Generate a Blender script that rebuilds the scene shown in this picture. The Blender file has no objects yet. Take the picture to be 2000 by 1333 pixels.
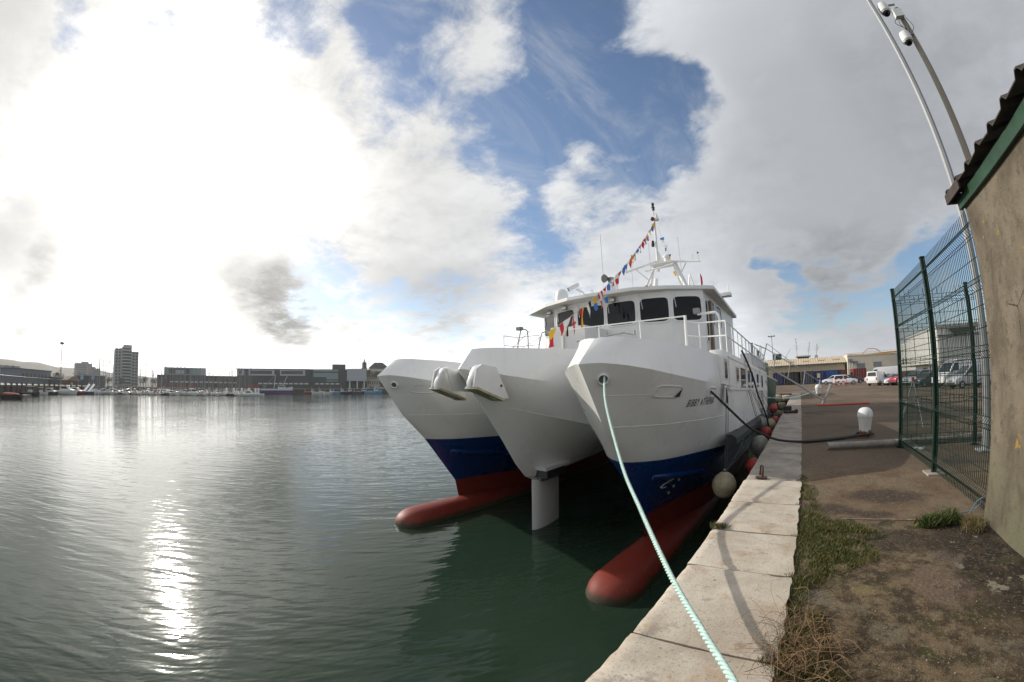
import bpy, bmesh, math, random
from mathutils import Vector, Matrix
rnd = random.Random(11)
S = bpy.context.scene
COL = S.collection
PI = math.pi
R = math.radians

# ---------------------------------------------------------------- materials
def mat(name, col, rough=.5, metal=0., var=.0, vscale=3., bump=0., bscale=20., col2=None, spec=.5, stretch=None, coat=0., trans=0.):
    m = bpy.data.materials.new(name); m.use_nodes = True
    nt = m.node_tree; N = nt.nodes; L = nt.links
    b = N['Principled BSDF']
    b.inputs['Base Color'].default_value = (*col, 1); b.inputs['Roughness'].default_value = rough
    b.inputs['Metallic'].default_value = metal; b.inputs['Specular IOR Level'].default_value = spec
    if coat: b.inputs['Coat Weight'].default_value = coat; b.inputs['Coat Roughness'].default_value = .1
    if var or col2 or bump:
        tc = N.new('ShaderNodeTexCoord'); mp = N.new('ShaderNodeMapping'); L.new(tc.outputs['Object'], mp.inputs[0])
        if stretch: mp.inputs['Scale'].default_value = stretch
    if var or col2:
        n = N.new('ShaderNodeTexNoise'); n.inputs['Scale'].default_value = vscale; n.inputs['Detail'].default_value = 6; n.inputs['Roughness'].default_value = .65
        L.new(mp.outputs[0], n.inputs['Vector'])
        r = N.new('ShaderNodeValToRGB'); r.color_ramp.elements[0].position = .32; r.color_ramp.elements[1].position = .68
        c2 = col2 if col2 else tuple(c * (1 - var) for c in col)
        r.color_ramp.elements[0].color = (*c2, 1); r.color_ramp.elements[1].color = (*[min(1, c * (1 + var * .4)) for c in col], 1)
        L.new(n.outputs['Fac'], r.inputs[0]); L.new(r.outputs[0], b.inputs['Base Color'])
    if bump:
        n2 = N.new('ShaderNodeTexNoise'); n2.inputs['Scale'].default_value = bscale; n2.inputs['Detail'].default_value = 5
        L.new(mp.outputs[0], n2.inputs['Vector'])
        bp = N.new('ShaderNodeBump'); bp.inputs['Strength'].default_value = bump; bp.inputs['Distance'].default_value = .02
        L.new(n2.outputs['Fac'], bp.inputs['Height']); L.new(bp.outputs[0], b.inputs['Normal'])
    return m

class NB:
    """small helper for writing node trees"""
    def __init__(s, nt): s.nt = nt; s.N = nt.nodes; s.L = nt.links
    def new(s, t, **k):
        n = s.N.new(t)
        for a, v in k.items(): setattr(n, a, v)
        return n
    def put(s, sock, v):
        if hasattr(v, 'is_linked') or isinstance(v, bpy.types.NodeSocket): s.L.new(v, sock)
        else: sock.default_value = v
    def math(s, op, a, b=None, c=None, clamp=False):
        n = s.new('ShaderNodeMath', operation=op, use_clamp=clamp)
        s.put(n.inputs[0], a)
        if b is not None: s.put(n.inputs[1], b)
        if c is not None: s.put(n.inputs[2], c)
        return n.outputs[0]
    def vmath(s, op, a, b=None):
        n = s.new('ShaderNodeVectorMath', operation=op); s.put(n.inputs[0], a)
        if b is not None: s.put(n.inputs[1], b)
        return n.outputs['Value'] if op in ('DOT_PRODUCT', 'LENGTH', 'DISTANCE') else n.outputs[0]
    def noise(s, vec, scale, detail=6, rough=.6, dist=0., dims='3D'):
        n = s.new('ShaderNodeTexNoise', noise_dimensions=dims); s.put(n.inputs['Vector'], vec)
        n.inputs['Scale'].default_value = scale; n.inputs['Detail'].default_value = detail; n.inputs['Roughness'].default_value = rough; n.inputs['Distortion'].default_value = dist
        return n.outputs['Fac']
    def smooth(s, v, a, b, lo=0., hi=1., kind='SMOOTHSTEP'):
        n = s.new('ShaderNodeMapRange', interpolation_type=kind); s.put(n.inputs['Value'], v)
        s.put(n.inputs['From Min'], a); s.put(n.inputs['From Max'], b); s.put(n.inputs['To Min'], lo); s.put(n.inputs['To Max'], hi)
        return n.outputs[0]
    def mix(s, f, a, b, blend='MIX'):
        n = s.new('ShaderNodeMix', data_type='RGBA', blend_type=blend); s.put(n.inputs[0], f)
        s.put(n.inputs[6], a if not isinstance(a, tuple) else (*a, 1)[:4]); s.put(n.inputs[7], b if not isinstance(b, tuple) else (*b, 1)[:4])
        return n.outputs[2]

# ---------------------------------------------------------------- mesh builder
class MB:
    def __init__(s): s.v = []; s.f = []; s.m = []
    def add(s, vs, fs, m=0):
        o = len(s.v); s.v += [tuple(p) for p in vs]
        for f in fs: s.f.append(tuple(i + o for i in f)); s.m.append(m)
        return s
    def box(s, x0, x1, y0, y1, z0, z1, m=0, M=None):
        vs = [Vector((x, y, z)) for z in (z0, z1) for y in (y0, y1) for x in (x0, x1)]
        if M is not None: vs = [M @ p for p in vs]
        return s.add(vs, [(0, 2, 3, 1), (4, 5, 7, 6), (0, 1, 5, 4), (2, 6, 7, 3), (0, 4, 6, 2), (1, 3, 7, 5)], m)
    def loft(s, rings, m=0, closed=True, c0=True, c1=True, mf=None):
        n = len(rings[0]); vs = [p for r in rings for p in r]; fs = []; ms = []
        for i in range(len(rings) - 1):
            for j in range(n if closed else n - 1):
                k = (j + 1) % n; fs.append((i * n + j, i * n + k, (i + 1) * n + k, (i + 1) * n + j)); ms.append(mf(i, j) if mf else m)
        if c0 and closed: fs.append(tuple(range(n - 1, -1, -1))); ms.append(m)
        if c1 and closed: fs.append(tuple((len(rings) - 1) * n + j for j in range(n))); ms.append(m)
        o = len(s.v); s.v += [tuple(p) for p in vs]
        for f, mm in zip(fs, ms): s.f.append(tuple(i + o for i in f)); s.m.append(mm)
        return s
    def tube(s, pts, r, n=8, m=0, caps=True, loop=False):
        pts = [Vector(p) for p in pts]; rs = r if isinstance(r, (list, tuple)) else [r] * len(pts)
        rings = []; up = None
        for i, p in enumerate(pts):
            if loop: t = pts[(i + 1) % len(pts)] - pts[i - 1]
            else: t = (pts[min(i + 1, len(pts) - 1)] - pts[max(i - 1, 0)])
            t = t.normalized() if t.length > 1e-9 else Vector((0, 0, 1))
            if up is None: up = Vector((0, 0, 1)) if abs(t.z) < .9 else Vector((1, 0, 0))
            a = t.cross(up)
            if a.length < 1e-4: a = t.cross(Vector((1, .3, .2)))
            a.normalize(); b = a.cross(t); up = b
            rings.append([p + (a * math.cos(2 * PI * k / n) + b * math.sin(2 * PI * k / n)) * rs[i] for k in range(n)])
        if loop: rings.append(rings[0]); caps = False
        return s.loft(rings, m, True, caps, caps)
    def rod(s, a, b, r, n=6, m=0): return s.tube([a, b], r, n, m)
    def lathe(s, prof, c=(0, 0, 0), n=16, m=0, M=None):
        rings = []
        for r, z in prof:
            ring = [Vector((r * math.cos(2 * PI * k / n), r * math.sin(2 * PI * k / n), z)) for k in range(n)]
            if M is not None: ring = [M @ p for p in ring]
            rings.append([p + Vector(c) for p in ring])
        return s.loft(rings, m)
    def ball(s, c, r, n=16, m=0, sz=1.):
        k = max(6, n // 2)
        return s.lathe([(r * math.sin(PI * i / k) + 1e-4, -r * sz * math.cos(PI * i / k)) for i in range(k + 1)], c, n, m)
    def prism(s, poly, a, b, axis='z', m=0, M=None):
        def P(u, v, w): return {'z': (u, v, w), 'y': (u, w, v), 'x': (w, u, v)}[axis]
        r0 = [Vector(P(u, v, a)) for u, v in poly]; r1 = [Vector(P(u, v, b)) for u, v in poly]
        if M is not None: r0 = [M @ p for p in r0]; r1 = [M @ p for p in r1]
        return s.loft([r0, r1], m)
    def quad(s, a, b, c, d, m=0): return s.add([a, b, c, d], [(0, 1, 2, 3)], m)
    def build(s, name, mats, parent=None, smooth=False, angle=35, bevel=0, fix=True):
        me = bpy.data.meshes.new(name)
        off = Vector(parent_loc(parent)) if parent is not None else Vector((0, 0, 0))
        me.from_pydata([tuple(Vector(p) - off) for p in s.v], [], s.f)
        if not isinstance(mats, (list, tuple)): mats = [mats]
        for k in mats: me.materials.append(k)
        me.polygons.foreach_set('material_index', s.m)
        me.update()
        if fix or bevel:
            bm = bmesh.new(); bm.from_mesh(me)
            if fix: bmesh.ops.recalc_face_normals(bm, faces=bm.faces)
            if bevel:
                es = [e for e in bm.edges if len(e.link_faces) == 2 and e.calc_face_angle(0) > .6]
                bmesh.ops.bevel(bm, geom=es, offset=bevel, segments=2, affect='EDGES', profile=.6)
            bm.to_mesh(me); bm.free()
        if smooth:
            me.polygons.foreach_set('use_smooth', [True] * len(me.polygons)); me.set_sharp_from_angle(angle=R(angle))
        o = bpy.data.objects.new(name, me); COL.objects.link(o)
        if parent is not None: o.parent = parent
        return o

def parent_loc(p):
    v = Vector((0, 0, 0))
    while p is not None: v += Vector(p.location); p = p.parent
    return v
def thing(name, label, cat, loc=(0, 0, 0), group=None):
    o = bpy.data.objects.new(name, None); COL.objects.link(o); o.location = loc; o.empty_display_size = .2
    return tag(o, label, cat, group)
def tag(o, label, cat, group=None, kind=None):
    o['label'] = label; o['category'] = cat
    if group: o['group'] = group
    if kind: o['kind'] = kind
    return o
def kids(o): return [c for c in bpy.data.objects if c.parent is o]
def dup(root, loc, rz=0., label=None, scale=1., swap=None):
    r = root.copy(); COL.objects.link(r); r.location = loc; r.rotation_euler = (0, 0, rz); r.scale = (scale,) * 3
    if label: r['label'] = label
    def rec(a, b):
        for ch in list(KID.get(a.name, ())) or kids(a):
            c = ch.copy(); COL.objects.link(c); c.parent = b
            if swap: reslot(c, swap)
            rec(ch, c)
    rec(root, r)
    return r
KID = {}
def reslot(o, swap):
    if o.type != 'MESH': return
    for i, sl in enumerate(o.material_slots):
        k = sl.material.name if sl.material else None
        if k in swap: sl.link = 'OBJECT'; sl.material = swap[k]
def polar(az, r): return (r * math.sin(R(az)), r * math.cos(R(az)))
def lerp(a, b, t): return a + (b - a) * t
def curve(pts, n):
    """Catmull-Rom through pts, n samples per span"""
    P = [Vector(p) for p in pts]; P = [P[0] * 2 - P[1]] + P + [P[-1] * 2 - P[-2]]; out = []
    for i in range(1, len(P) - 2):
        for k in range(n):
            t = k / n; a, b, c, d = P[i - 1], P[i], P[i + 1], P[i + 2]
            out.append(.5 * ((2 * b) + (c - a) * t + (2 * a - 5 * b + 4 * c - d) * t * t + (3 * b - a - 3 * c + d) * t ** 3))
    out.append(P[-2]); return out
def interp(tab, x):
    if x <= tab[0][0]: return tab[0][1:]
    for a, b in zip(tab, tab[1:]):
        if x <= b[0]:
            t = (x - a[0]) / (b[0] - a[0]); return tuple(lerp(p, q, t) for p, q in zip(a[1:], b[1:]))
    return tab[-1][1:]
from mathutils import noise as mn
# ---------------------------------------------------------------- camera: a fisheye lens on the quay, eye height 1.6 m
H = 1.6
cd = bpy.data.cameras.new('camera'); cam = bpy.data.objects.new('camera', cd); COL.objects.link(cam); S.camera = cam
cd.type = 'PANO'; cd.panorama_type = 'FISHEYE_LENS_POLYNOMIAL'; cd.sensor_fit = 'HORIZONTAL'; cd.sensor_width = 36
F_MM = 766.3 * 36 / 2000
cd.fisheye_fov = R(220); cd.fisheye_polynomial_k0 = 0; cd.fisheye_polynomial_k1 = -1 / F_MM
cd.fisheye_polynomial_k2 = 0; cd.fisheye_polynomial_k3 = .0373 / F_MM ** 3; cd.fisheye_polynomial_k4 = 0
cd.shift_y = .0286; cd.clip_start = .05; cd.clip_end = 9000
Q = Matrix.Rotation(R(41.11), 3, 'Z') @ Matrix.Rotation(R(3.77), 3, 'X') @ Matrix.Rotation(R(1.07), 3, 'Y')
rx, fy, uz = Q @ Vector((1, 0, 0)), Q @ Vector((0, 1, 0)), Q @ Vector((0, 0, 1))
cam.matrix_world = Matrix(((rx.x, uz.x, -fy.x, 0), (rx.y, uz.y, -fy.y, 0), (rx.z, uz.z, -fy.z, H), (0, 0, 0, 1)))
S.view_settings.view_transform = 'Standard'; S.view_settings.look = 'None'; S.view_settings.exposure = 0; S.view_settings.gamma = 1

# ---------------------------------------------------------------- sun and sky
SUN_AZ, SUN_EL = -92.6, 26.
sl = bpy.data.lights.new('sun', 'SUN'); sl.energy = 4.2; sl.angle = R(.5); sl.color = (1, .94, .84)
so = bpy.data.objects.new('sun', sl); COL.objects.link(so); so.location = (-60, 0, 60)
SD = Vector((math.cos(R(SUN_EL)) * math.sin(R(SUN_AZ)), math.cos(R(SUN_EL)) * math.cos(R(SUN_AZ)), math.sin(R(SUN_EL))))
so.rotation_euler = SD.to_track_quat('Z', 'Y').to_euler()

COVER = [(-0.831, -0.215, 0.512, 2.2, -0.42), (-0.868, -0.142, 0.476, 2.1, -0.4), (-0.728, -0.334, 0.599, 3.3, -0.35), (-0.728, -0.146, 0.67, 3.0, -0.3), (-0.815, 0.076, 0.574, 3.3, -0.25), (-0.319, 0.649, 0.691, 11.6, -0.42), (-0.221, 0.791, 0.57, 9.0, -0.5), (-0.139, 0.749, 0.647, 4.7, -0.4), (-0.309, 0.528, 0.792, 7.3, -0.25), (-0.588, 0.346, 0.731, 6.7, -0.34), (-0.599, 0.238, 0.765, 3.9, -0.32), (-0.537, 0.576, 0.616, 6.0, -0.3), (-0.554, 0.648, 0.523, 6.1, -0.32), (-0.48, 0.772, 0.417, 5.8, -0.3), (-0.657, 0.071, 0.75, 4.1, -0.36), (-0.569, 0.739, 0.361, 4.4, -0.2), (-0.797, 0.565, 0.214, 5.9, -0.22), (-0.902, 0.36, 0.238, 5.0, -0.22), (0.003, 0.958, 0.286, 3.7, -0.75), (0.083, 0.983, 0.163, 5.7, -0.7), (0.356, 0.92, 0.161, 7.9, -1.0), (0.423, 0.899, 0.111, 4.7, -0.5), (-0.502, 0.471, 0.726, 5.4, 0.25), (-0.268, 0.678, 0.685, 4.1, 0.22), (-0.359, 0.759, 0.543, 4.9, 0.18), (0.18, 0.79, 0.586, 17.0, 0.5), (0.005, 0.913, 0.407, 12.1, 0.45), (0.225, 0.918, 0.325, 15.9, 0.4), (-0.433, 0.754, 0.494, 4.3, 0.2), (-0.891, -0.092, 0.444, 24.1, 0.22), (-0.723, 0.197, 0.662, 7.3, 0.2), (-0.324, 0.894, 0.309, 9.4, 0.25), (-0.713, 0.542, 0.444, 10.8, 0.2)]
DARK = [(0.401, 0.777, 0.485, 19.2, 0.16), (0.472, 0.677, 0.565, 10.9, 0.1), (0.166, 0.888, 0.429, 12.9, 0.08), (-0.946, 0.251, 0.205, 3.5, 0.45), (-0.952, 0.178, 0.25, 3.4, 0.42), (-0.959, 0.097, 0.266, 3.0, 0.29), (-0.938, 0.303, 0.169, 2.7, 0.36), (-0.958, 0.039, 0.282, 2.3, 0.18), (-0.909, -0.338, 0.244, 3.7, 0.36), (-0.932, -0.275, 0.235, 2.1, 0.22), (-0.947, -0.304, 0.106, 3.2, 0.29), (-0.936, -0.343, 0.074, 2.9, 0.22), (-0.969, 0.231, 0.082, 3.5, 0.29), (-0.923, 0.375, 0.085, 4.6, 0.26), (-0.822, 0.553, 0.138, 6.6, 0.22), (-0.74, 0.653, 0.164, 5.2, 0.24), (0.016, 0.978, 0.21, 5.4, 0.16), (0.168, 0.97, 0.175, 5.8, 0.12), (-0.989, -0.039, 0.143, 2.9, 0.18), (-0.736, -0.404, 0.543, 6.9, 0.14), (-0.992, 0.085, 0.088, 3.0, 0.18), (-0.375, 0.917, 0.138, 4.4, 0.1)]
W = bpy.data.worlds.new('World'); S.world = W; W.use_nodes = True
def make_world():
    nt = W.node_tree; nt.nodes.clear(); b = NB(nt)
    out = b.new('ShaderNodeOutputWorld'); bg1 = b.new('ShaderNodeBackground'); bg2 = b.new('ShaderNodeBackground'); mx = b.new('ShaderNodeMixShader')
    sky = b.new('ShaderNodeTexSky', sky_type='NISHITA'); sky.sun_disc = False; sky.sun_elevation = R(SUN_EL); sky.sun_rotation = R(SUN_AZ)
    sky.air_density = 1.; sky.dust_density = .6; sky.ozone_density = 2.
    b.L.new(sky.outputs[0], bg1.inputs[0]); bg1.inputs[1].default_value = .135
    tc = b.new('ShaderNodeTexCoord'); d = tc.outputs['Generated']
    # project onto a cloud deck so that clouds shrink towards the horizon
    sp = b.new('ShaderNodeSeparateXYZ'); b.L.new(d, sp.inputs[0])
    k = b.math('DIVIDE', 1., b.math('ADD', b.math('ABSOLUTE', sp.outputs[2]), .22))
    cb = b.new('ShaderNodeCombineXYZ'); b.L.new(b.math('MULTIPLY', sp.outputs[0], k), cb.inputs[0]); b.L.new(b.math('MULTIPLY', sp.outputs[1], k), cb.inputs[1])
    cb.inputs[2].default_value = 3.7
    p = cb.outputs[0]
    n1 = b.noise(p, 2.1, 10, .66, .2); n2 = b.noise(p, 7.0, 9, .66, .3); n3 = b.noise(p, 1.3, 4, .5)
    # wobble the directions before testing the patches, so that their edges are ragged
    wn = b.new('ShaderNodeTexNoise'); b.put(wn.inputs['Vector'], p); wn.inputs['Scale'].default_value = 3.2; wn.inputs['Detail'].default_value = 7
    wv = b.vmath('SCALE', b.vmath('SUBTRACT', wn.outputs['Color'], (.5, .5, .5))); wv.node.inputs['Scale'].default_value = .26
    dw = b.vmath('NORMALIZE', b.vmath('ADD', d, wv))
    dwd = b.vmath('NORMALIZE', b.vmath('ADD', d, b.vmath('MULTIPLY', wv, (.42, .42, .42))))
    def lobes(tab, dw=dw, ko=1.55, ki=.15):
        acc = None
        for x, y, z, a, w in tab:
            v = Vector((x, y, z)).normalized()
            dt = b.vmath('DOT_PRODUCT', dw, tuple(v))
            m = b.smooth(dt, math.cos(R(a * ko)), math.cos(R(a * ki)), 0., w)
            acc = m if acc is None else b.math('ADD', acc, m)
        return acc
    cov = lobes(COVER); dk = lobes(DARK, dwd, 2.0, 0.)
    dens = b.math('ADD', b.math('ADD', b.math('MULTIPLY', b.math('SUBTRACT', n1, .5), 1.35), b.math('MULTIPLY', b.math('SUBTRACT', n2, .5), .95)), b.math('ADD', cov, .30))
    low = b.smooth(sp.outputs[2], .02, .16, .28, 0.)                      # the deck closes up towards the horizon
    dens = b.math('ADD', dens, low)
    mask = b.smooth(dens, -.16, .40)
    # thin high veil and streaks in the blue
    ms = b.new('ShaderNodeMapping'); b.L.new(p, ms.inputs[0]); ms.inputs['Rotation'].default_value = (0, 0, R(28)); ms.inputs['Scale'].default_value = (1., .38, 1.)
    veil = b.math('MULTIPLY', b.smooth(b.noise(ms.outputs[0], 4.2, 9, .68, .6), .44, .80), .5)
    mask = b.math('MAXIMUM', mask, veil)
    mask = b.math('MULTIPLY', mask, .97, clamp=True)
    # cloud light: forward scattering round the sun, grey bellies elsewhere
    cs = b.vmath('DOT_PRODUCT', d, tuple(SD))
    ang = b.math('ARCCOSINE', cs)
    g1 = b.math('EXPONENT', b.math('MULTIPLY', b.math('POWER', b.math('DIVIDE', ang, R(17)), 2.), -1.))
    g2 = b.math('EXPONENT', b.math('MULTIPLY', b.math('POWER', b.math('DIVIDE', ang, R(52)), 2.), -1.))
    lum = b.math('ADD', b.math('ADD', .73, b.math('MULTIPLY', g1, .5)), b.math('ADD', b.math('MULTIPLY', g2, .14), b.math('MULTIPLY', b.math('MULTIPLY', b.smooth(sp.outputs[2], .30, .0), b.smooth(cs, -.1, .8)), 1.5)))
    thick = b.smooth(dens, .25, 1.0)
    lit = b.math('MULTIPLY', b.math('ADD', b.math('MULTIPLY', b.math('SUBTRACT', n2, .5), .75), b.math('MULTIPLY', b.math('SUBTRACT', n1, .5), .7)), 1.)
    dkm = b.math('SUBTRACT', 1., b.math('EXPONENT', b.math('MULTIPLY', b.math('MULTIPLY', dk, b.math('MULTIPLY', b.smooth(n1, .28, .62, .6, 1.15), b.smooth(n2, .25, .7, .5, 1.35))), -1.35)))
    shade = b.new('ShaderNodeValue').outputs[0]; shade.default_value = 1.
    shade = b.math('SUBTRACT', shade, b.math('MULTIPLY', thick, .12))
    shade = b.math('ADD', shade, b.math('MULTIPLY', lit, .85))
    shade = b.math('MULTIPLY', b.math('MAXIMUM', shade, .35), b.math('SUBTRACT', 1., dkm))
    lum = b.math('ADD', lum, b.math('MULTIPLY', b.math('EXPONENT', b.math('MULTIPLY', b.math('POWER', b.math('DIVIDE', ang, R(15)), 2.), -1.)), b.math('MULTIPLY', b.smooth(n1, .30, .68, .35, 1.35), b.smooth(n2, .3, .7, 1.6, 3.6))))
    lum = b.math('MULTIPLY', lum, shade)
    warm = b.mix(b.math('MULTIPLY', g2, .9, clamp=True), (.93, .97, 1.03), (1.04, 1., .92))
    sc = b.vmath('SCALE', warm); b.put(sc.node.inputs['Scale'], lum)
    b.L.new(sc, bg2.inputs[0]); bg2.inputs[1].default_value = 1.
    b.L.new(mask, mx.inputs[0]); b.L.new(bg1.outputs[0], mx.inputs[1]); b.L.new(bg2.outputs[0], mx.inputs[2]); b.L.new(mx.outputs[0], out.inputs[0])
make_world()
W.cycles.sampling_method = 'MANUAL'; W.cycles.sample_map_resolution = 512
S.cycles.max_bounces = 6; S.cycles.diffuse_bounces = 3; S.cycles.glossy_bounces = 4; S.cycles.sample_clamp_indirect = 4; S.cycles.sample_clamp_direct = 0
S.cycles.use_denoising = True; S.cycles.use_adaptive_sampling = True; S.cycles.adaptive_threshold = .015
S.cycles.caustics_reflective = False; S.cycles.caustics_refractive = False

# ---------------------------------------------------------------- water
WZ = -3.1
def water_mat():
    m = bpy.data.materials.new('harbour_water'); m.use_nodes = True; b = NB(m.node_tree)
    bs = m.node_tree.nodes['Principled BSDF']
    bs.inputs['Base Color'].default_value = (.017, .032, .020, 1); bs.inputs['Roughness'].default_value = .085; bs.inputs['IOR'].default_value = 1.333
    tc = b.new('ShaderNodeTexCoord')
    def mp(rot, sx, sy):
        n = b.new('ShaderNodeMapping', vector_type='TEXTURE'); b.L.new(tc.outputs['Object'], n.inputs[0]); n.inputs['Rotation'].default_value = (0, 0, R(rot - 32)); n.inputs['Scale'].default_value = (1 / sx, 1 / sy, 1); return n.outputs[0]
    a = b.noise(mp(9, 1., .22), 5.0, 1.2, .45, .35)
    c = b.noise(mp(-6, 1., .20), 2.1, 1, .5, .5)
    e = b.noise(mp(24, 1., .45), 13., 1, .5, .2)
    big = b.noise(mp(-20, 1., .5), .45, 1, .5, .4)
    g = b.noise(mp(8, 1., 1.), .035, 3, .5, .6)                       # cat's paws: calm and ruffled lanes
    amp = b.smooth(g, .35, .62, .55, 1.2)
    h = b.math('ADD', b.math('ADD', b.math('MULTIPLY', a, .42), b.math('MULTIPLY', c, .85)), b.math('ADD', b.math('MULTIPLY', e, .06), b.math('MULTIPLY', big, .6)))
    h = b.math('MULTIPLY', h, amp)
    bp = b.new('ShaderNodeBump'); bp.inputs['Strength'].default_value = .36; bp.inputs['Distance'].default_value = .10
    b.L.new(h, bp.inputs['Height']); b.L.new(bp.outputs[0], bs.inputs['Normal'])
    return m
def grid(xs, ys, zf, m=0):
    g = MB(); nx = len(xs)
    g.v = [(x, y, zf(x, y)) for y in ys for x in xs]
    for j in range(len(ys) - 1):
        for i in range(nx - 1): g.f.append((j * nx + i, j * nx + i + 1, (j + 1) * nx + i + 1, (j + 1) * nx + i)); g.m.append(m)
    return g
wt = grid([-2500, -600, -200, -60, -20, -.55], [-1500, -300, -60, 0, 60, 300, 1500], lambda x, y: WZ).build('water', water_mat(), fix=False)
wt['kind'] = 'structure'

# ---------------------------------------------------------------- ground of the quay
def ground_mat():
    m = bpy.data.materials.new('yard_ground'); m.use_nodes = True; b = NB(m.node_tree); bs = m.node_tree.nodes['Principled BSDF']
    tc = b.new('ShaderNodeTexCoord'); P = tc.outputs['Object']; sp = b.new('ShaderNodeSeparateXYZ'); b.L.new(P, sp.inputs[0]); x, y = sp.outputs[0], sp.outputs[1]
    n1 = b.noise(P, 1.3, 9, .62); n2 = b.noise(P, 5.5, 9, .68); n3 = b.noise(P, 30, 7, .7); n4 = b.noise(P, 120, 4, .7); nb = b.noise(P, .16, 6, .6, .3)
    def spot(cx, cy, rx_, ry_, soft=.25, k=.9):
        v = b.vmath('MULTIPLY', b.vmath('SUBTRACT', P, (cx, cy, 0)), (1 / rx_, 1 / ry_, 0)); l = b.math('ADD', b.vmath('LENGTH', v), b.math('MULTIPLY', b.math('SUBTRACT', n2, .5), k))
        return b.smooth(l, 1. + soft, 1. - soft)
    yy = b.math('ADD', y, b.math('MULTIPLY', b.math('SUBTRACT', n2, .5), .7))
    near = b.mix(b.smooth(n2, .40, .60), (.072, .052, .032), (.24, .175, .105))
    near = b.mix(b.math('MULTIPLY', b.smooth(b.noise(P, 1.9, 9, .7), .555, .60), .8), near, (.225, .185, .125))      # worn pale concrete
    near = b.mix(b.math('MULTIPLY', b.smooth(b.noise(P, 2.6, 8, .68), .54, .62), .8), near, (.070, .074, .018))   # moss
    for cx, cy, rx_, ry_, cc in ((.95, 2.02, .34, .10, (.21, .185, .12)), (1.30, 2.06, .13, .13, (.22, .185, .12)), (1.55, 2.02, .13, .08, (.24, .19, .13)), (.62, 3.22, .10, .08, (.26, .205, .10)), (.20, 3.05, .17, .10, (.20, .17, .13)), (1.3, 3.35, .26, .34, (.215, .15, .11)), (1.62, 2.45, .12, .09, (.24, .2, .14)), (.75, 2.62, .13, .12, (.20, .165, .11)), (1.55, 3.9, .22, .18, (.20, .15, .115))):
        near = b.mix(b.math('MULTIPLY', spot(cx, cy, rx_, ry_, .12, .8), .9), near, cc)
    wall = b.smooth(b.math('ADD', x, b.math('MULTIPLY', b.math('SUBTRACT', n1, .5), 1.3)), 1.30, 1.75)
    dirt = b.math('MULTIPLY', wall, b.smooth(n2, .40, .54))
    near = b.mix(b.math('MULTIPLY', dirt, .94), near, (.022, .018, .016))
    near = b.mix(b.math('MULTIPLY', spot(1.15, 4.3, .75, .28, .4, 1.4), .75), near, (.05, .036, .026))
    lich = b.math('MULTIPLY', b.smooth(b.noise(P, 3.7, 7, .62), .605, .63), wall)
    near = b.mix(lich, near, (.32, .285, .215))
    near = b.mix(b.math('MULTIPLY', b.smooth(b.noise(P, 4.6, 6, .64), .665, .69), b.math('MULTIPLY', .85, b.smooth(x, .5, 1.2))), near, (.27, .085, .05))
    mid = b.mix(b.smooth(n1, .35, .65), (.17, .108, .065), (.25, .185, .12))
    for cx, cy, rx_, ry_ in ((1.25, 5.9, .55, .32), (.35, 5.25, .4, .22), (.9, 5.1, .3, .12)): mid = b.mix(b.math('MULTIPLY', spot(cx, cy, rx_, ry_, .35, 1.), .8), mid, (.062, .045, .034))
    far = b.mix(b.smooth(nb, .35, .65), (.125, .09, .062), (.215, .155, .105))
    far = b.mix(b.math('MULTIPLY', b.smooth(b.noise(P, .42, 6, .6, .8), .56, .66), .8), far, (.06, .05, .043))
    c = b.mix(b.smooth(yy, 4.82, 4.98), near, mid); c = b.mix(b.smooth(yy, 7.4, 8.1), c, far)
    c = b.mix(b.smooth(n4, .34, .62, .55, 0.), c, (.018, .015, .012))
    c = b.mix(b.math('MULTIPLY', b.smooth(n3, .54, .64), .55), c, (.30, .24, .155))
    c = b.mix(b.math('MULTIPLY', b.smooth(b.noise(P, 14, 8, .72), .55, .64), .6), c, (.045, .036, .026))
    c = b.mix(b.math('MULTIPLY', b.smooth(b.noise(P, 47, 5, .7), .62, .70), .6), c, (.03, .025, .02))
    b.L.new(c, bs.inputs['Base Color']); bs.inputs['Roughness'].default_value = .92; bs.inputs['Specular IOR Level'].default_value = .25
    h = b.math('ADD', b.math('MULTIPLY', n3, .6), b.math('ADD', b.math('MULTIPLY', n4, .35), b.math('MULTIPLY', n2, 1.2)))
    bp = b.new('ShaderNodeBump'); bp.inputs['Strength'].default_value = .9; bp.inputs['Distance'].default_value = .03
    b.L.new(h, bp.inputs['Height']); b.L.new(bp.outputs[0], bs.inputs['Normal'])
    return m
GM = ground_mat()
def gz(x, y):
    if x > 6 or y > 10: return -.006
    v = mn.noise((x * 2.1, y * 2.1, 0)) * .012 + mn.noise((x * 6, y * 6, 5)) * .006
    return -.014 + v * min(1, max(0, (10 - y) / 3)) - (.012 if y < 4.9 else 0)
def frange(a, b, s): return [a + i * s for i in range(int(round((b - a) / s)) + 1)]
gr = grid(frange(-.04, 2.46, .05) + [3, 4, 6, 10, 25, 60, 150, 400, 900], [-300, -60, -10, -3, 0] + frange(1, 8, .05) + [8.5, 9, 10, 12, 16, 24, 36, 60, 110, 250, 900], gz).build('ground', GM, smooth=True, fix=False)
gr['kind'] = 'structure'
gf = grid([-16, -8, -3.2, -.04], [43, 60, 110, 250, 900], lambda x, y: -.006).build('yard_apron', GM, fix=False); gf['kind'] = 'structure'

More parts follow.
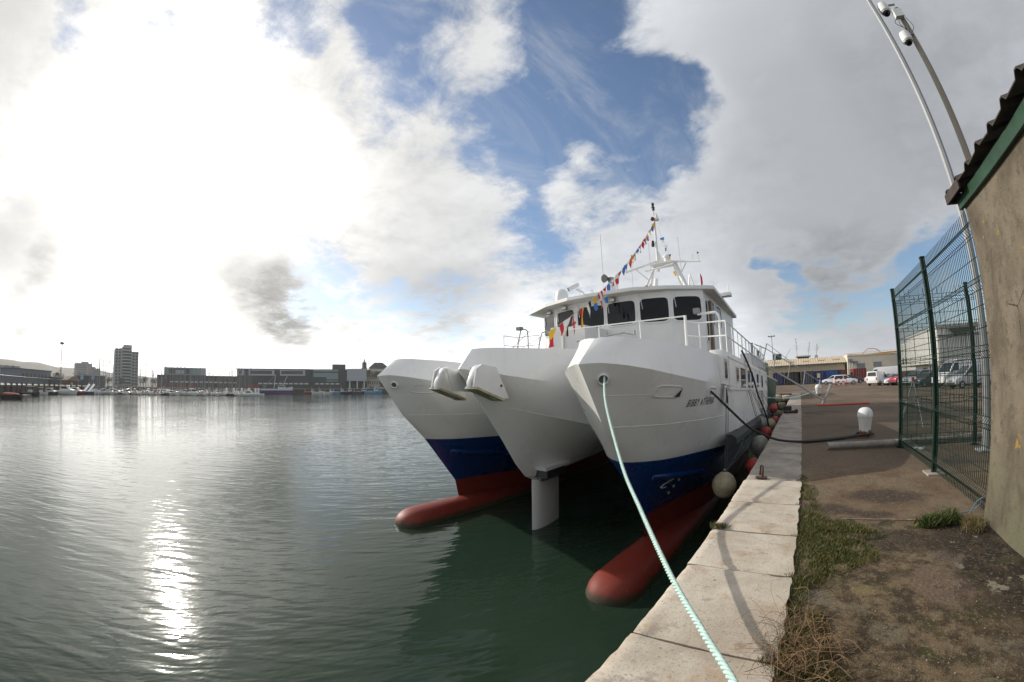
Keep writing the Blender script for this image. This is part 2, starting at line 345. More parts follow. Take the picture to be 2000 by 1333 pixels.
# ---------------------------------------------------------------- quay wall with its coping stones
def stone_mat(name, a, c, tint=(.36, .24, .14)):
    m = bpy.data.materials.new(name); m.use_nodes = True; b = NB(m.node_tree); bs = m.node_tree.nodes['Principled BSDF']
    tc = b.new('ShaderNodeTexCoord'); P = tc.outputs['Object']
    n1 = b.noise(P, 1.6, 8, .65, .3); n2 = b.noise(P, 7, 8, .7, .2); n3 = b.noise(P, 60, 4, .7)
    col = b.mix(b.smooth(n1, .35, .65), a, c)
    col = b.mix(b.math('MULTIPLY', b.smooth(b.noise(P, 2.4, 8, .66), .53, .66), .55), col, tint)
    col = b.mix(b.math('MULTIPLY', b.smooth(b.noise(P, 3.4, 8, .7), .56, .66), .6), col, (.20, .17, .14))
    col = b.mix(b.math('MULTIPLY', b.smooth(n2, .60, .70), .5), col, (.16, .13, .10))
    col = b.mix(b.math('MULTIPLY', b.smooth(n3, .55, .65), .5), col, (.13, .105, .08))
    col = b.mix(b.math('MULTIPLY', b.smooth(b.noise(P, 15, 6, .72), .645, .675), .8), col, (.09, .07, .05))
    col = b.mix(b.math('MULTIPLY', b.smooth(b.noise(P, 24, 3, .6), .72, .74), .8), col, (.7, .68, .62))
    b.L.new(col, bs.inputs['Base Color']); bs.inputs['Roughness'].default_value = .88
    bp = b.new('ShaderNodeBump'); bp.inputs['Strength'].default_value = .4; bp.inputs['Distance'].default_value = .012
    b.L.new(b.math('ADD', n2, b.math('MULTIPLY', n3, .4)), bp.inputs['Height']); b.L.new(bp.outputs[0], bs.inputs['Normal'])
    return m
M_STONE = stone_mat('coping_limestone', (.37, .315, .25), (.52, .46, .385)); M_CONC = stone_mat('coping_concrete', (.22, .19, .16), (.36, .315, .265), (.2, .15, .1))
M_QUAYFACE = mat('quay_face', (.09, .085, .07), .9, var=.5, vscale=1.5, bump=.6, bscale=4)
quay = thing('quay_wall', 'long harbour quay wall edged with pale coping stones beside the ship', 'quay', (-.4, 10, 0))
MB().box(-.86, -.06, -40, 43.2, -6, -.34).build('quay_face', M_QUAYFACE, quay)
def coping(y0, y1, m, zt, xl, seed):
    rr = random.Random(seed); nx, ny = 18, max(8, int((y1 - y0) / .07)); g = MB(); rows = []
    for j in range(ny + 1):
        v = j / ny; y = lerp(y0 + .009, y1 - .009, v); row = []
        ex = xl + mn.noise((y * 1.7, seed, 0)) * .008 + mn.noise((y * 9, seed, 3)) * .010
        er = .035 + mn.noise((y * 2.3, seed, 9)) * .03 + mn.noise((y * 8, seed, 9)) * .02
        for i in range(nx + 1):
            u = i / nx; x = lerp(ex, er, u)
            de = min(u * nx * .05, min(v, 1 - v) * (y1 - y0) * 1.0 + .004)
            chip = .035 * max(0, mn.noise((x * 5, y * 5, seed)) - .25)
            drop = .030 * max(0, 1 - de / .045) ** 2 + chip * max(0, 1 - de / .12)
            row.append((x + (0 if i else .006), y, zt + mn.noise((x * 1.3, y * 1.3, seed)) * .003 - drop))
        row = [(row[0][0] + .01, y, -.36), (row[0][0] - .004, y, zt - .09)] + row + [(row[-1][0], y, -.36)]
        rows.append(row)
    g.loft(rows, 0, closed=False)
    g.add(rows[0], [tuple(range(len(rows[0])))]); g.add(rows[-1], [tuple(range(len(rows[-1]) - 1, -1, -1))])
    return g.build('coping_stone', m, quay, smooth=True, angle=50)
js = [-3.6, -2.4, -1.2, -.1, 1.02, 2.14, 3.32, 4.27, 5.37, 6.62]
for i in range(len(js) - 1): coping(js[i], js[i + 1], M_STONE, .012 + rnd.uniform(-.006, .006), -.895, i + 1)
yy = 6.62; i = 20
while yy < 43:
    L_ = rnd.uniform(1.7, 2.6); coping(yy, min(yy + L_, 43.2), M_CONC, rnd.uniform(-.004, .004), -.87 + rnd.uniform(-.015, .015), i); yy += L_; i += 1

# ---------------------------------------------------------------- grass, weeds and dry stems
M_GR = [mat('grass_green', (.072, .090, .010), .7, var=.4, vscale=30), mat('grass_olive', (.135, .108, .020), .75, var=.4, vscale=30), mat('grass_dry', (.19, .13, .065), .8, var=.3, vscale=30), mat('weed_dark', (.032, .068, .010), .65)]
def blades(spots, n, hmin, hmax, w, mats, lean=.6, z0=-.02):
    g = MB()
    for _ in range(n):
        cx, cy, rx_, ry_ = rnd.choices(spots, [a[2] * a[3] for a in spots])[0]
        a = rnd.uniform(0, 2 * PI); q = math.sqrt(rnd.random()); x = cx + rx_ * q * math.cos(a); y = cy + ry_ * q * math.sin(a)
        if mn.noise((x * 4, y * 4, 7)) < -.25 and rnd.random() < .8: continue
        h = rnd.uniform(hmin, hmax) * (1.15 - .5 * q); t = rnd.uniform(0, 2 * PI); l = rnd.uniform(.1, lean) * h; f = rnd.uniform(0, PI)
        dx, dy = math.cos(f) * w, math.sin(f) * w; lx, ly = math.cos(t) * l, math.sin(t) * l
        m = rnd.choices(range(len(mats[1])), mats[1])[0]
        o = len(g.v); g.v += [(x - dx, y - dy, z0), (x + dx, y + dy, z0), (x + dx * .7 + lx * .4, y + dy * .7 + ly * .4, z0 + h * .6), (x - dx * .7 + lx * .4, y - dy * .7 + ly * .4, z0 + h * .6), (x + lx, y + ly, z0 + h)]
        g.f += [(o, o + 1, o + 2, o + 3), (o + 3, o + 2, o + 4)]; g.m += [m, m]
    return g
GS = [(.06, 6.6, .10, .5), (.13, 6.0, .17, .45), (.14, 5.4, .16, .4), (.20, 4.95, .22, .3), (.42, 4.62, .42, .22), (.62, 4.45, .34, .2), (.33, 4.2, .36, .4), (.5, 3.95, .35, .35), (.30, 3.7, .3, .3), (.16, 3.45, .2, .28), (.08, 3.1, .10, .3), (.22, 4.5, .25, .3)]
g = blades(GS, 20000, .018, .055, .0028, (M_GR, [5, 3, 1.2, 2]), 1.1)
tag(g.build('grass', M_GR, fix=False), 'short green and olive grass growing along the edge of the pale coping stones', 'grass', kind='stuff')
g = blades([(.16, 2.62, .18, .22), (.2, 2.3, .2, .26), (.24, 2.05, .22, .25), (.05, 2.2, .12, .3)], 6500, .02, .08, .003, (M_GR, [1.6, 3, 3.6, 1.5]), 1.2)
tag(g.build('weeds', M_GR, fix=False), 'brown and green weeds under the dry bramble stems at the near stone edge', 'weeds', kind='stuff')
g = blades([(-.84, 4.31, .09, .06), (-.78, 4.33, .09, .05)], 420, .03, .09, .003, (M_GR, [3, 3, 1.5, 2]), 1.2)
tag(g.build('grass_tuft', M_GR, fix=False), 'small grass tuft sprouting from a joint at the water edge of the coping', 'grass tuft')
g = blades([(1.5, 4.72, .14, .09), (1.68, 4.80, .17, .11), (1.84, 4.86, .12, .11), (1.88, 4.98, .07, .06)], 2600, .05, .15, .006, (M_GR, [2, 1, .3, 5]), 1.0)
tag(g.build('weed_clump', M_GR, fix=False), 'dark green leafy weed clump growing near the foot of the concrete wall', 'weeds')
g = blades([(2.06, 4.72, .16, .12), (2.0, 4.55, .14, .1)], 700, .04, .15, .0028, (M_GR, [.6, 1, 3, .6]), 1.2)
tag(g.build('dry_grass_clump', M_GR, fix=False), 'straw coloured dry grass at the corner of the concrete wall', 'grass tuft')
M_TWIG = mat('dead_stem', (.22, .135, .07), .8, var=.4, vscale=8)
g = MB()
for i in range(170):
    x, y = rnd.gauss(.16, .09), rnd.gauss(2.22, .18); t = rnd.uniform(0, 2 * PI); l = rnd.uniform(.15, .42); z = rnd.uniform(-.01, .05); t2 = t + rnd.uniform(-1.3, 1.3)
    p1 = (x + math.cos(t) * l * .5, y + math.sin(t) * l * .5, z + rnd.uniform(.03, .17)); p2 = (p1[0] + math.cos(t2) * l * .5, p1[1] + math.sin(t2) * l * .5, max(.01, p1[2] + rnd.uniform(-.12, .05)))
    g.tube(curve([(x, y, z), p1, p2], 4), rnd.uniform(.0007, .0020), 4)
tag(g.build('dry_bramble', M_TWIG, smooth=True, fix=False), 'tangle of dry brown bramble stems lying over the near coping edge', 'bramble')

# pale root like crack running across the old slab edge
o = MB().tube([(.55 + .05 * k, 4.90 + .03 * mn.noise((k * .31, 1, 1)), -.012 + .004 * mn.noise((k * .7, 5, 1))) for k in range(22)], [.008 + .006 * abs(mn.noise((k * .5, 8, 2))) for k in range(22)], 6).build('slab_edge', mat('pale_mortar', (.24, .21, .17), .9, var=.5, vscale=14), smooth=True)
tag(o, 'pale crumbling mortar ridge across the path at the old slab edge', 'mortar ridge')

# loose chippings on the old slab
M_CH = [mat('chipping_pale', (.24, .20, .15), .9), mat('chipping_dark', (.05, .042, .035), .9), mat('chipping_tan', (.20, .155, .10), .9), mat('leaf_litter', (.11, .06, .03), .9)]
g = MB()
for _ in range(3800):
    y = 1.7 + 4.6 * rnd.random() ** 1.7; x = rnd.uniform(.08, 2.2)
    if mn.noise((x * 2.2, y * 2.2, 3)) < rnd.uniform(-.5, .25): continue
    r_ = rnd.choice((.0025, .003, .004, .005, .007)) * rnd.uniform(.7, 1.3); z = gz(x, y) + r_ * .3; m = rnd.choices((0, 1, 2, 3), (1.2, 4, 3, 1.5))[0]; a = rnd.uniform(0, 6.3); f = .35 if m == 3 else .8; e = 1.6 if m == 3 else 1.1
    c_, s_ = math.cos(a) * r_, math.sin(a) * r_
    g.add([(x + c_ * e, y + s_ * e, z), (x - s_, y + c_, z), (x - c_ * e, y - s_ * e, z), (x + s_, y - c_, z), (x, y, z + r_ * f)], [(0, 1, 4), (1, 2, 4), (2, 3, 4), (3, 0, 4)], m)
tag(g.build('gravel', M_CH, fix=False), 'loose gravel chippings and leaf litter scattered on the old slab by the camera', 'gravel', kind='stuff')
# ---------------------------------------------------------------- concrete shed on the right
def wall_mat():
    m = bpy.data.materials.new('shed_render'); m.use_nodes = True; b = NB(m.node_tree); bs = m.node_tree.nodes['Principled BSDF']
    tc = b.new('ShaderNodeTexCoord'); P = tc.outputs['Object']
    mp = b.new('ShaderNodeMapping'); b.L.new(P, mp.inputs[0]); mp.inputs['Scale'].default_value = (1, 1, .62)
    n1 = b.noise(mp.outputs[0], 2.6, 8, .65, .3); n2 = b.noise(P, 9, 8, .7, .2); n3 = b.noise(P, 55, 5, .7)
    c = b.mix(b.smooth(n1, .34, .66), (.088, .070, .047), (.17, .14, .10))
    c = b.mix(b.math('MULTIPLY', b.smooth(n2, .52, .68), .7), c, (.055, .047, .032))
    c = b.mix(b.math('MULTIPLY', b.smooth(n3, .60, .72), .3), c, (.28, .25, .2))
    c = b.mix(b.smooth(b.noise(P, 5.2, 6, .65, .4), .665, .70), c, (.30, .18, .02))      # orange lichen
    vr = b.new('ShaderNodeTexVoronoi', feature='DISTANCE_TO_EDGE'); b.L.new(P, vr.inputs['Vector']); vr.inputs['Scale'].default_value = .9
    c = b.mix(b.math('MULTIPLY', b.smooth(b.math('ADD', vr.outputs['Distance'], b.math('MULTIPLY', n2, .05)), .034, .026), b.smooth(b.noise(P, 1.1, 3, .5), .52, .58)), c, (.03, .025, .018))   # hairline cracks
    sp = b.new('ShaderNodeSeparateXYZ'); b.L.new(P, sp.inputs[0])
    foot = b.math('MULTIPLY', b.smooth(sp.outputs[2], 1.1, 0., 0., .75), b.smooth(n1, .35, .6))
    c = b.mix(foot, c, (.10, .105, .055))                                                  # algae near the ground
    b.L.new(c, bs.inputs['Base Color']); bs.inputs['Roughness'].default_value = .93
    bp = b.new('ShaderNodeBump'); bp.inputs['Strength'].default_value = .85; bp.inputs['Distance'].default_value = .025
    b.L.new(b.math('ADD', n2, b.math('MULTIPLY', n3, .5)), bp.inputs['Height']); b.L.new(bp.outputs[0], bs.inputs['Normal'])
    return m
M_WALL = wall_mat()
M_GREENP = mat('green_fascia_paint', (.015, .052, .026), .5, var=.35, vscale=5)
M_RUSTSHEET = mat('weathered_roof_sheet', (.055, .036, .029), .75, var=.5, vscale=6, col2=(.022, .018, .016))
shed = thing('concrete_shed', 'weathered tan concrete shed with green fascia and corrugated roof at the right edge', 'shed', (3.5, 1, 0))
XW = 2.25; YE = 4.86
g = MB(); ys = frange(-3.0, YE, .131); ys[-1] = YE; zs = frange(-.05, 3.3, .12)
rows = [[(XW + mn.noise((y * 1.2, z * 1.2, 1)) * .012 + mn.noise((y * 7, z * 7, 3)) * .003, y, z) for z in zs] for y in ys]
g.loft(rows, 0, closed=False)
g.box(XW + .03, 7, -3.0, YE - .012, -.05, 3.5); g.quad((XW, YE, -.05), (XW + .05, YE, -.05), (XW + .05, YE, 3.3), (XW, YE, 3.3))
g.build('wall', M_WALL, shed, smooth=True, angle=40, fix=False)
MB().box(XW - .055, XW - .004, -3, YE + .06, 3.29, 3.42).build('fascia', M_GREENP, shed, bevel=.004)
g = MB(); prof = []; y = YE + .12; top = 3.50
while y > -3:                                                             # trapezoid ribs across the slope
    prof += [(y, 0), (y - .045, .055), (y - .085, .055), (y - .13, 0)]; y -= .36
r0 = [(2.09, yy_, top + zz - .02 + .010 * math.sin(yy_ * 7)) for yy_, zz in prof]; r1 = [(6.8, yy_, top + zz + 1.15) for yy_, zz in prof]
r2 = [(a[0], a[1], a[2] - .012) for a in r0]; r3 = [(a[0], a[1], a[2] - .012) for a in r1]
g.loft([r0, r1], 0, closed=False); g.loft([r2, r3], 0, closed=False); g.loft([r0, r2], 0, closed=False)
g.build('roof', M_RUSTSHEET, shed, fix=False)
MB().box(2.085, 2.105, YE - .35, YE + .13, 3.39, 3.50).box(2.105, XW + .3, YE + .08, YE + .13, 3.39, 3.50).build('end_board', M_RUSTSHEET, shed)
MB().tube(curve([(2.12, 4.98, .02), (2.17, 4.94, .16), (2.24, 4.9, .22), (2.2, 4.99, .08), (2.05, 5.03, .02), (1.9, 5.05, .015)], 6), .006, 6)\
    .build('mooring_line_scrap', mat('blue_twine', (.08, .15, .20), .7), None, smooth=True)
o = bpy.data.objects['mooring_line_scrap']; tag(o, 'frayed end of blue twine tied at the foot of the green fence', 'twine'); o.name = 'twine'

# ---------------------------------------------------------------- green mesh fence
M_FGREEN = mat('green_coated_steel', (.004, .020, .012), .55, spec=.2)
M_FPOST = mat('dark_green_post', (.004, .020, .014), .4, var=.2, vscale=9, spec=.3)
def mesh_panel(name, p0, p1, ztop, parent, step=.062):
    g = MB(); a, b_ = Vector((*p0, 0)), Vector((*p1, 0)); d = b_ - a; L_ = d.length; d.normalize(); nrm = Vector((-d.y, d.x, 0))
    folds = [.20, .98, 1.76, 2.50, ztop - .17]
    zp = [(.03, 0)]
    for f in folds: zp += [(f - .07, 0), (f, .055), (f + .07, 0)]
    zp += [(ztop + .045, 0)]
    n = int(L_ / step)
    for i in range(n + 1):
        q = a + d * (L_ * i / n)
        g.tube([q + nrm * o_ + Vector((0, 0, z)) for z, o_ in zp], .0050, 4, caps=False)
    hz = sorted({z for f in folds for z in (f - .07, f, f + .07)} | {.06, .46, .72, 1.25, 1.5, 2.02, 2.26, 2.78, 3.0})
    for z in hz:
        o_ = .055 if z in folds else 0
        g.tube([a + nrm * o_ + Vector((0, 0, z)), b_ + nrm * o_ + Vector((0, 0, z))], .0052, 4, caps=False)
    return g.build(name, M_FGREEN, parent, fix=False)
def fence_post(x, y, zt, parent, s=.05):
    p = MB().box(x - s / 2, x + s / 2, y - s / 2, y + s / 2, -.02, zt).build('post', M_FPOST, parent, bevel=.006)
    MB().box(x - s / 2 - .006, x + s / 2 + .006, y - s / 2 - .006, y + s / 2 + .006, zt + .001, zt + .03).build('post_cap', M_FPOST, p, bevel=.006)
    MB().box(x - .07, x + .07, y - .07, y + .07, -.015, .012).build('base_plate', M_FPOST, p)
FX = 2.32; FT = 3.28
fence = thing('mesh_fence', 'green welded mesh fence running from the concrete shed to a corner post', 'fence', (FX, 7.2, 0))
mesh_panel('mesh_panel', (FX, 4.93), (FX, 7.15), FT, fence); mesh_panel('mesh_panel', (FX, 7.2), (FX, 9.72), FT, fence)
for y in (7.17, 9.75): fence_post(FX, y, FT + .06, fence, .075)
MB().box(FX - .02, FX + .02, 4.88, 4.92, 0, FT).build('edge_bar', M_FGREEN, fence)
fence2 = thing('mesh_fence', 'green mesh fence panel crossing behind the corner post towards the white lamp post', 'fence', (4, 9.75, 0))
mesh_panel('mesh_panel', (FX + .05, 9.75), (4.06, 9.75), FT, fence2, .11); mesh_panel('mesh_panel', (4.14, 9.75), (6.6, 9.75), FT, fence2, .11)
fence_post(4.1, 9.75, FT + .06, fence2, .075)

# ---------------------------------------------------------------- two tall poles behind the shed
M_GALV = mat('galvanised_steel', (.27, .28, .285), .5, .2, var=.15, vscale=4, stretch=(1, 1, .2))
M_GALVD = mat('weathered_pole', (.30, .265, .205), .65, 0., var=.3, vscale=2, stretch=(1, 1, .05))
M_WHITEP = mat('white_paint', (.74, .74, .72), .4, var=.08, vscale=3)
M_BLACK = mat('black_rubber', (.014, .014, .015), .6, var=.3, vscale=10)
M_GLASSD = mat("dark_glass", (.006, .006, .007), .05, spec=.25)
lp = thing('lamp_post', 'tall tapering pale grey lamp post rising behind the shed, left of the camera mast', 'lamp post', (4.03, 8.95, 0))
MB().tube([(4.03, 8.95, .02), (4.03, 8.95, 15)], [.092, .05], 8).build('pole', M_GALV, lp, smooth=True, angle=20)
MB().box(3.85, 4.21, 8.77, 9.13, -.01, .03).build('base_plate', M_GALV, lp, bevel=.005)
g = MB().tube([(4.03, 8.95, 14.98), (3.6, 8.7, 15.5), (2.9, 8.3, 15.6)], .04, 8); g.box(2.2, 2.9, 8.1, 8.45, 15.5, 15.68); g.build('lamp_head', M_GALV, lp, smooth=True)
cm = thing('camera_mast', 'tall weathered mast carrying two surveillance cameras and a junction box', 'camera mast', (4.62, 9.0, 0))
PX, PY = 4.62, 9.0
MB().tube([(PX, PY, 0), (PX, PY, 10.15)], [.095, .07], 8).build('pole', M_GALVD, cm, smooth=True, angle=20)
MB().box(PX - .2, PX + .2, PY - .2, PY + .2, -.01, .03).build('base_plate', M_GALVD, cm)
def dome_cam(x, y, z, s=1.):
    c = MB().lathe([(.02, .22 * s), (.13 * s, .2 * s), (.15 * s, .1 * s), (.15 * s, -.06 * s), (.125 * s, -.09 * s), (.12 * s, -.1 * s)], (x, y, z), 18).build('camera_housing', M_WHITEP, cm, smooth=True)
    MB().ball((x, y, z - .10 * s), .105 * s, 16).build('lens_dome', M_GLASSD, c, smooth=True)
    MB().box(min(x, PX), max(x, PX), y - .02, y + .02, z + .12 * s, z + .16 * s).box(x - .02, x + .02, min(y, PY), max(y, PY), z + .12 * s, z + .16 * s).build('camera_arm', M_GALV, c)
dome_cam(PX - .34, PY - .05, 10.12, 1.0); dome_cam(PX - .25, PY - .12, 9.02, .95)
MB().box(PX - .22, PX + .02, PY - .2, PY - .06, 9.72, 9.98).build('junction_box', M_WHITEP, cm, bevel=.012)
g = MB()
for k in range(5):
    g.tube(curve([(PX - .2 + .06 * k, PY - .12, 9.72), (PX - .34 + .1 * k, PY - .2, 9.5 - .05 * k), (PX - .1, PY - .1, 9.35 - .05 * k)], 5), .008, 5)
g.build('cable', M_BLACK, cm, smooth=True)
MB().box(PX - .19, PX - .12, PY - .1, PY + .1, 4.2, 4.7).build('mast_plate', mat('brown_plate', (.13, .07, .05), .7), cm)

# ---------------------------------------------------------------- bollards, pipe, ring and small quay furniture
def bollard_mat():
    m = bpy.data.materials.new('bollard_white'); m.use_nodes = True; b = NB(m.node_tree); bs = m.node_tree.nodes['Principled BSDF']
    tc = b.new('ShaderNodeTexCoord'); P = tc.outputs['Object']; sp = b.new('ShaderNodeSeparateXYZ'); b.L.new(P, sp.inputs[0])
    n = b.noise(P, 9, 6, .65, .3); rz = b.math('ADD', sp.outputs[2], b.math('MULTIPLY', b.math('SUBTRACT', n, .5), .35))
    c = b.mix(b.smooth(n, .4, .7), (.62, .60, .55), (.70, .69, .66)); c = b.mix(b.smooth(rz, .17, .13), c, (.16, .05, .02)); c = b.mix(b.smooth(n, .62, .70), c, (.26, .14, .07)); c = b.mix(b.math('MULTIPLY', b.smooth(b.noise(P, 22, 6, .7), .52, .66), .45), c, (.34, .31, .26))
    b.L.new(c, bs.inputs['Base Color']); bs.inputs['Roughness'].default_value = .6; return m
M_BOL = bollard_mat()
bol = thing('bollard', 'near white painted mooring bollard with rusty foot holding the black rope', 'bollard', (1.76, 11.5, 0))
MB().lathe([(.155, -.02), (.155, .05), (.165, .25), (.19, .42), (.20, .5)], (1.76, 11.5, 0), 24).build('shaft', M_BOL, bol, smooth=True)
MB().lathe([(.203, .50), (.216, .505), (.218, .55), (.20, .64), (.15, .71), (.08, .742), (.01, .75)], (1.76, 11.5, 0), 24).build('cap', mat('bollard_cap_paint', (.66, .66, .65), .5, var=.25, vscale=9), bol, smooth=True)
b2 = thing('bollard', 'far small white mooring bollard standing beside the gangway foot', 'bollard', (1.5, 35, 0))
for ch in kids(bol):
    c = ch.copy(); COL.objects.link(c); c.parent = b2
b2.scale = (1.25,) * 3
for o in (bol, b2): o['group'] = 'white mooring bollards on the quay'
M_PIPE = mat('cast_pipe', (.27, .255, .225), .75, var=.4, vscale=4, bump=.3, bscale=14)
g = MB(); n = 20; pts = [(.62, 9.56), (3.2, 10.09), (6.2, 10.69)]
for (r_, inv) in ((.075, 0), (.062, 1)):
    g.tube([(x, y, .08) for x, y in pts], r_, n, 0, caps=False)
ring = lambda r_: [Vector((.62, 9.56, .08)) + Vector((-.2 * math.cos(a), math.cos(a), 0)) .normalized() * 0 + Vector((-.197 * math.cos(a) * r_, .98 * math.cos(a) * r_, math.sin(a) * r_)) for a in [2 * PI * k / n for k in range(n)]]
g.loft([ring(.076), ring(.061)], 0, True, False, False)
tag(g.build('pipe', M_PIPE, smooth=True), 'long grey pipe lying on the quay ground and running under the fence', 'pipe')
M_RUST = mat('rusty_iron', (.085, .045, .03), .85, var=.5, vscale=14, bump=.4, bscale=40)
t = thing('mooring_ring', 'rusty iron mooring ring staple set in the coping edge', 'mooring ring', (-.64, 6.85, 0))
MB().tube(curve([(-.60, 6.72, -.02), (-.60, 6.72, .13), (-.61, 6.78, .17), (-.64, 6.9, .16), (-.65, 6.97, .1), (-.66, 6.98, .0)], 5), .022, 8).build('staple', M_RUST, t, smooth=True)
MB().box(-.71, -.52, 6.66, 6.78, .008, .02).build('anchor_plate', M_RUST, t)
t = thing('rope_roller', 'dark weathered timber block with an iron roller at the far coping edge', 'roller block', (-.45, 19.3, 0))
MB().box(-.80, -.42, 19.35, 19.75, .0, .30).build('block', mat('tarred_timber', (.05, .045, .04), .85, var=.4), t, bevel=.03)
MB().tube([(-.75, 19.2, .07), (-.25, 19.25, .07)], .065, 10).ball((-.2, 19.25, .09), .1, 10).build('roller', M_RUST, t, smooth=True)
M_RED = mat('red_hose', (.5, .03, .03), .6)
g = MB().tube(curve([(.95, 23.4, .03), (1.6, 23.6, .03), (2.6, 23.75, .03), (3.9, 23.95, .03)], 6), .05, 6)
tag(g.build('red_hose', M_RED, smooth=True), 'red hose laid straight across the quay from the gangway foot', 'hose')
t = thing('survey_tripod', 'leaning pale tripod of thin poles standing inside the mesh fence', 'tripod', (3.6, 13.2, 0))
g = MB(); apex = (3.55, 13.2, 1.35)
for q in ((3.0, 12.9, 0), (3.75, 12.8, 0), (3.85, 13.8, 0), (3.25, 13.6, 0)): MB().rod(q, apex, .018, 6).build('leg', M_GALV, t, smooth=True)
MB().box(3.51, 3.59, 13.16, 13.24, 1.3, 1.42).build('tripod_head', M_RED, t, bevel=.01)
g = MB()
for z0, sag in ((1.32, .35), (.85, .3)):
    g.tube(curve([(3.6, 13.2, z0), (5.2, 14.2, z0 - sag), (7.0, 15.4, z0 - .05)], 6), .012, 5)
tag(g.build('slack_cable', M_BLACK, smooth=True), 'dark cable sagging from the tripod inside the fence', 'cable')
t = thing('debris', 'crumpled pale plastic scrap lying beside the pipe inside the fence', 'litter', (2.7, 9.3, 0))
g = MB()
for k in range(7):
    x, y = 2.55 + rnd.uniform(0, .28), 9.35 + rnd.uniform(-.1, .1); g.add([(x, y, .0), (x + .09, y + .02, .03 + rnd.random() * .05), (x + .05, y + .09, .02), (x - .02, y + .06, .05 * rnd.random())], [(0, 1, 2, 3)])
g.build('scrap', mat('pale_plastic', (.45, .55, .6), .4), t, fix=False)
t = tag(MB().box(2.17, 2.47, 6.98, 7.34, -.02, .018).build('footing', M_CONC, bevel=.008), 'small pale concrete footing under the middle fence post', 'footing')
# ---------------------------------------------------------------- the white survey catamaran
def hull_paint(name, col, rough, tint):
    m = bpy.data.materials.new(name); m.use_nodes = True; b = NB(m.node_tree); bs = m.node_tree.nodes['Principled BSDF']
    tc = b.new('ShaderNodeTexCoord'); P = tc.outputs['Object']
    mp = b.new('ShaderNodeMapping'); b.L.new(P, mp.inputs[0]); mp.inputs['Scale'].default_value = (1, 1, .22)
    n1 = b.noise(P, .9, 5, .55); n2 = b.noise(mp.outputs[0], 3.5, 7, .65, .3); sp = b.new('ShaderNodeSeparateXYZ'); b.L.new(P, sp.inputs[0])
    c = b.mix(b.math('MULTIPLY', b.smooth(n2, .52, .75), .28), col, tint)
    if name == 'antifouling_red':                                         # scum line and chalky patches
        c = b.mix(b.smooth(b.math('ADD', sp.outputs[2], b.math('MULTIPLY', b.math('SUBTRACT', n2, .5), .25)), .22, .10), c, (.05, .035, .018))
        c = b.mix(b.math('MULTIPLY', b.smooth(b.noise(P, 6, 6, .65), .58, .7), .35), c, (.26, .10, .075))
    b.L.new(c, bs.inputs['Base Color']); bs.inputs['Specular IOR Level'].default_value = .3 if name == 'antifouling_red' else .5; b.put(bs.inputs['Roughness'], b.smooth(n1, .3, .7, rough * .85, rough * 1.2))
    # plates pulled in a little between the frames, seams every metre or so
    w = b.math('SINE', b.math('MULTIPLY', sp.outputs[1], 9.5)); w2 = b.math('SINE', b.math('MULTIPLY', sp.outputs[2], 8.2))
    h = b.math('ADD', b.math('MULTIPLY', b.math('ADD', w, b.math('MULTIPLY', w2, .7)), .05), n1)
    bp = b.new('ShaderNodeBump'); bp.inputs['Strength'].default_value = .34; bp.inputs['Distance'].default_value = .035
    b.L.new(h, bp.inputs['Height']); b.L.new(bp.outputs[0], bs.inputs['Normal']); return m
M_HW = hull_paint('hull_white', (.80, .79, .765), .30, (.60, .56, .48)); M_HB = hull_paint('hull_blue', (.004, .036, .16), .28, (.004, .012, .05)); M_HR = hull_paint('antifouling_red', (.175, .024, .014), .5, (.13, .03, .022))
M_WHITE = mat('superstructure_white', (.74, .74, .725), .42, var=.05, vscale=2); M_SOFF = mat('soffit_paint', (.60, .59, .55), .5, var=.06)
M_GREYP = mat('grey_deck_fitting', (.22, .22, .22), .5, var=.2); M_DKGREY = mat('dark_fitting', (.03, .03, .032), .45)
M_RUBBER = mat('fender_rubber', (.035, .034, .036), .75, var=.4, vscale=6, bump=.3, bscale=30); M_WOOD = mat('cream_shoe', (.50, .45, .31), .7, var=.35, vscale=7)
ship = thing('survey_catamaran', 'large white and blue twin hulled survey vessel moored along the quay with red bulbous bows', 'ship', (-7.75, 14, WZ))
YEND = 24.5
CQ = [[(10.1, 0, -3.6), (11.5, .18, -3.6), (14, .5, -3.6), (24.5, .6, -3.6)],
      [(9.76, 0, -2.0), (11.04, .2, -2.0), (13.83, .78, -2.0), (16, 1.1, -2.0), (24.5, 1.2, -2.0)],
      [(8.4, 0, -.25), (8.5, .22, -.25), (8.66, .43, -.25), (9.0, .74, -.25), (9.47, .98, -.25), (10.68, 1.46, -.25), (11.75, 1.84, -.25), (13.2, 2., -.30), (24.5, 2., -.5)],
      [(7.46, 0, .65), (7.64, .15, .65), (7.90, .41, .65), (8.6, 1.04, .65), (9.7, 1.57, .63), (11, 1.9, .62), (12.2, 2., .6), (24.5, 2., .3)],
      [(6.46, 0, 1.99), (6.60, .10, 2.01), (6.80, .30, 2.02), (7.12, .68, 1.97), (7.55, 1.04, 1.88), (8.57, 1.5, 1.70), (9.56, 1.8, 1.57), (10.6, 1.95, 1.5), (11.6, 2., 1.46), (24.5, 2., 1.05)],
      [(7.14, 0, 2.55), (7.19, .12, 2.57), (7.3, .32, 2.58), (7.46, .55, 2.57), (8.46, 1.1, 2.50), (9.4, 1.55, 2.40), (10.3, 1.83, 2.27), (11.6, 1.99, 2.2), (24.5, 1.99, 1.8)]]
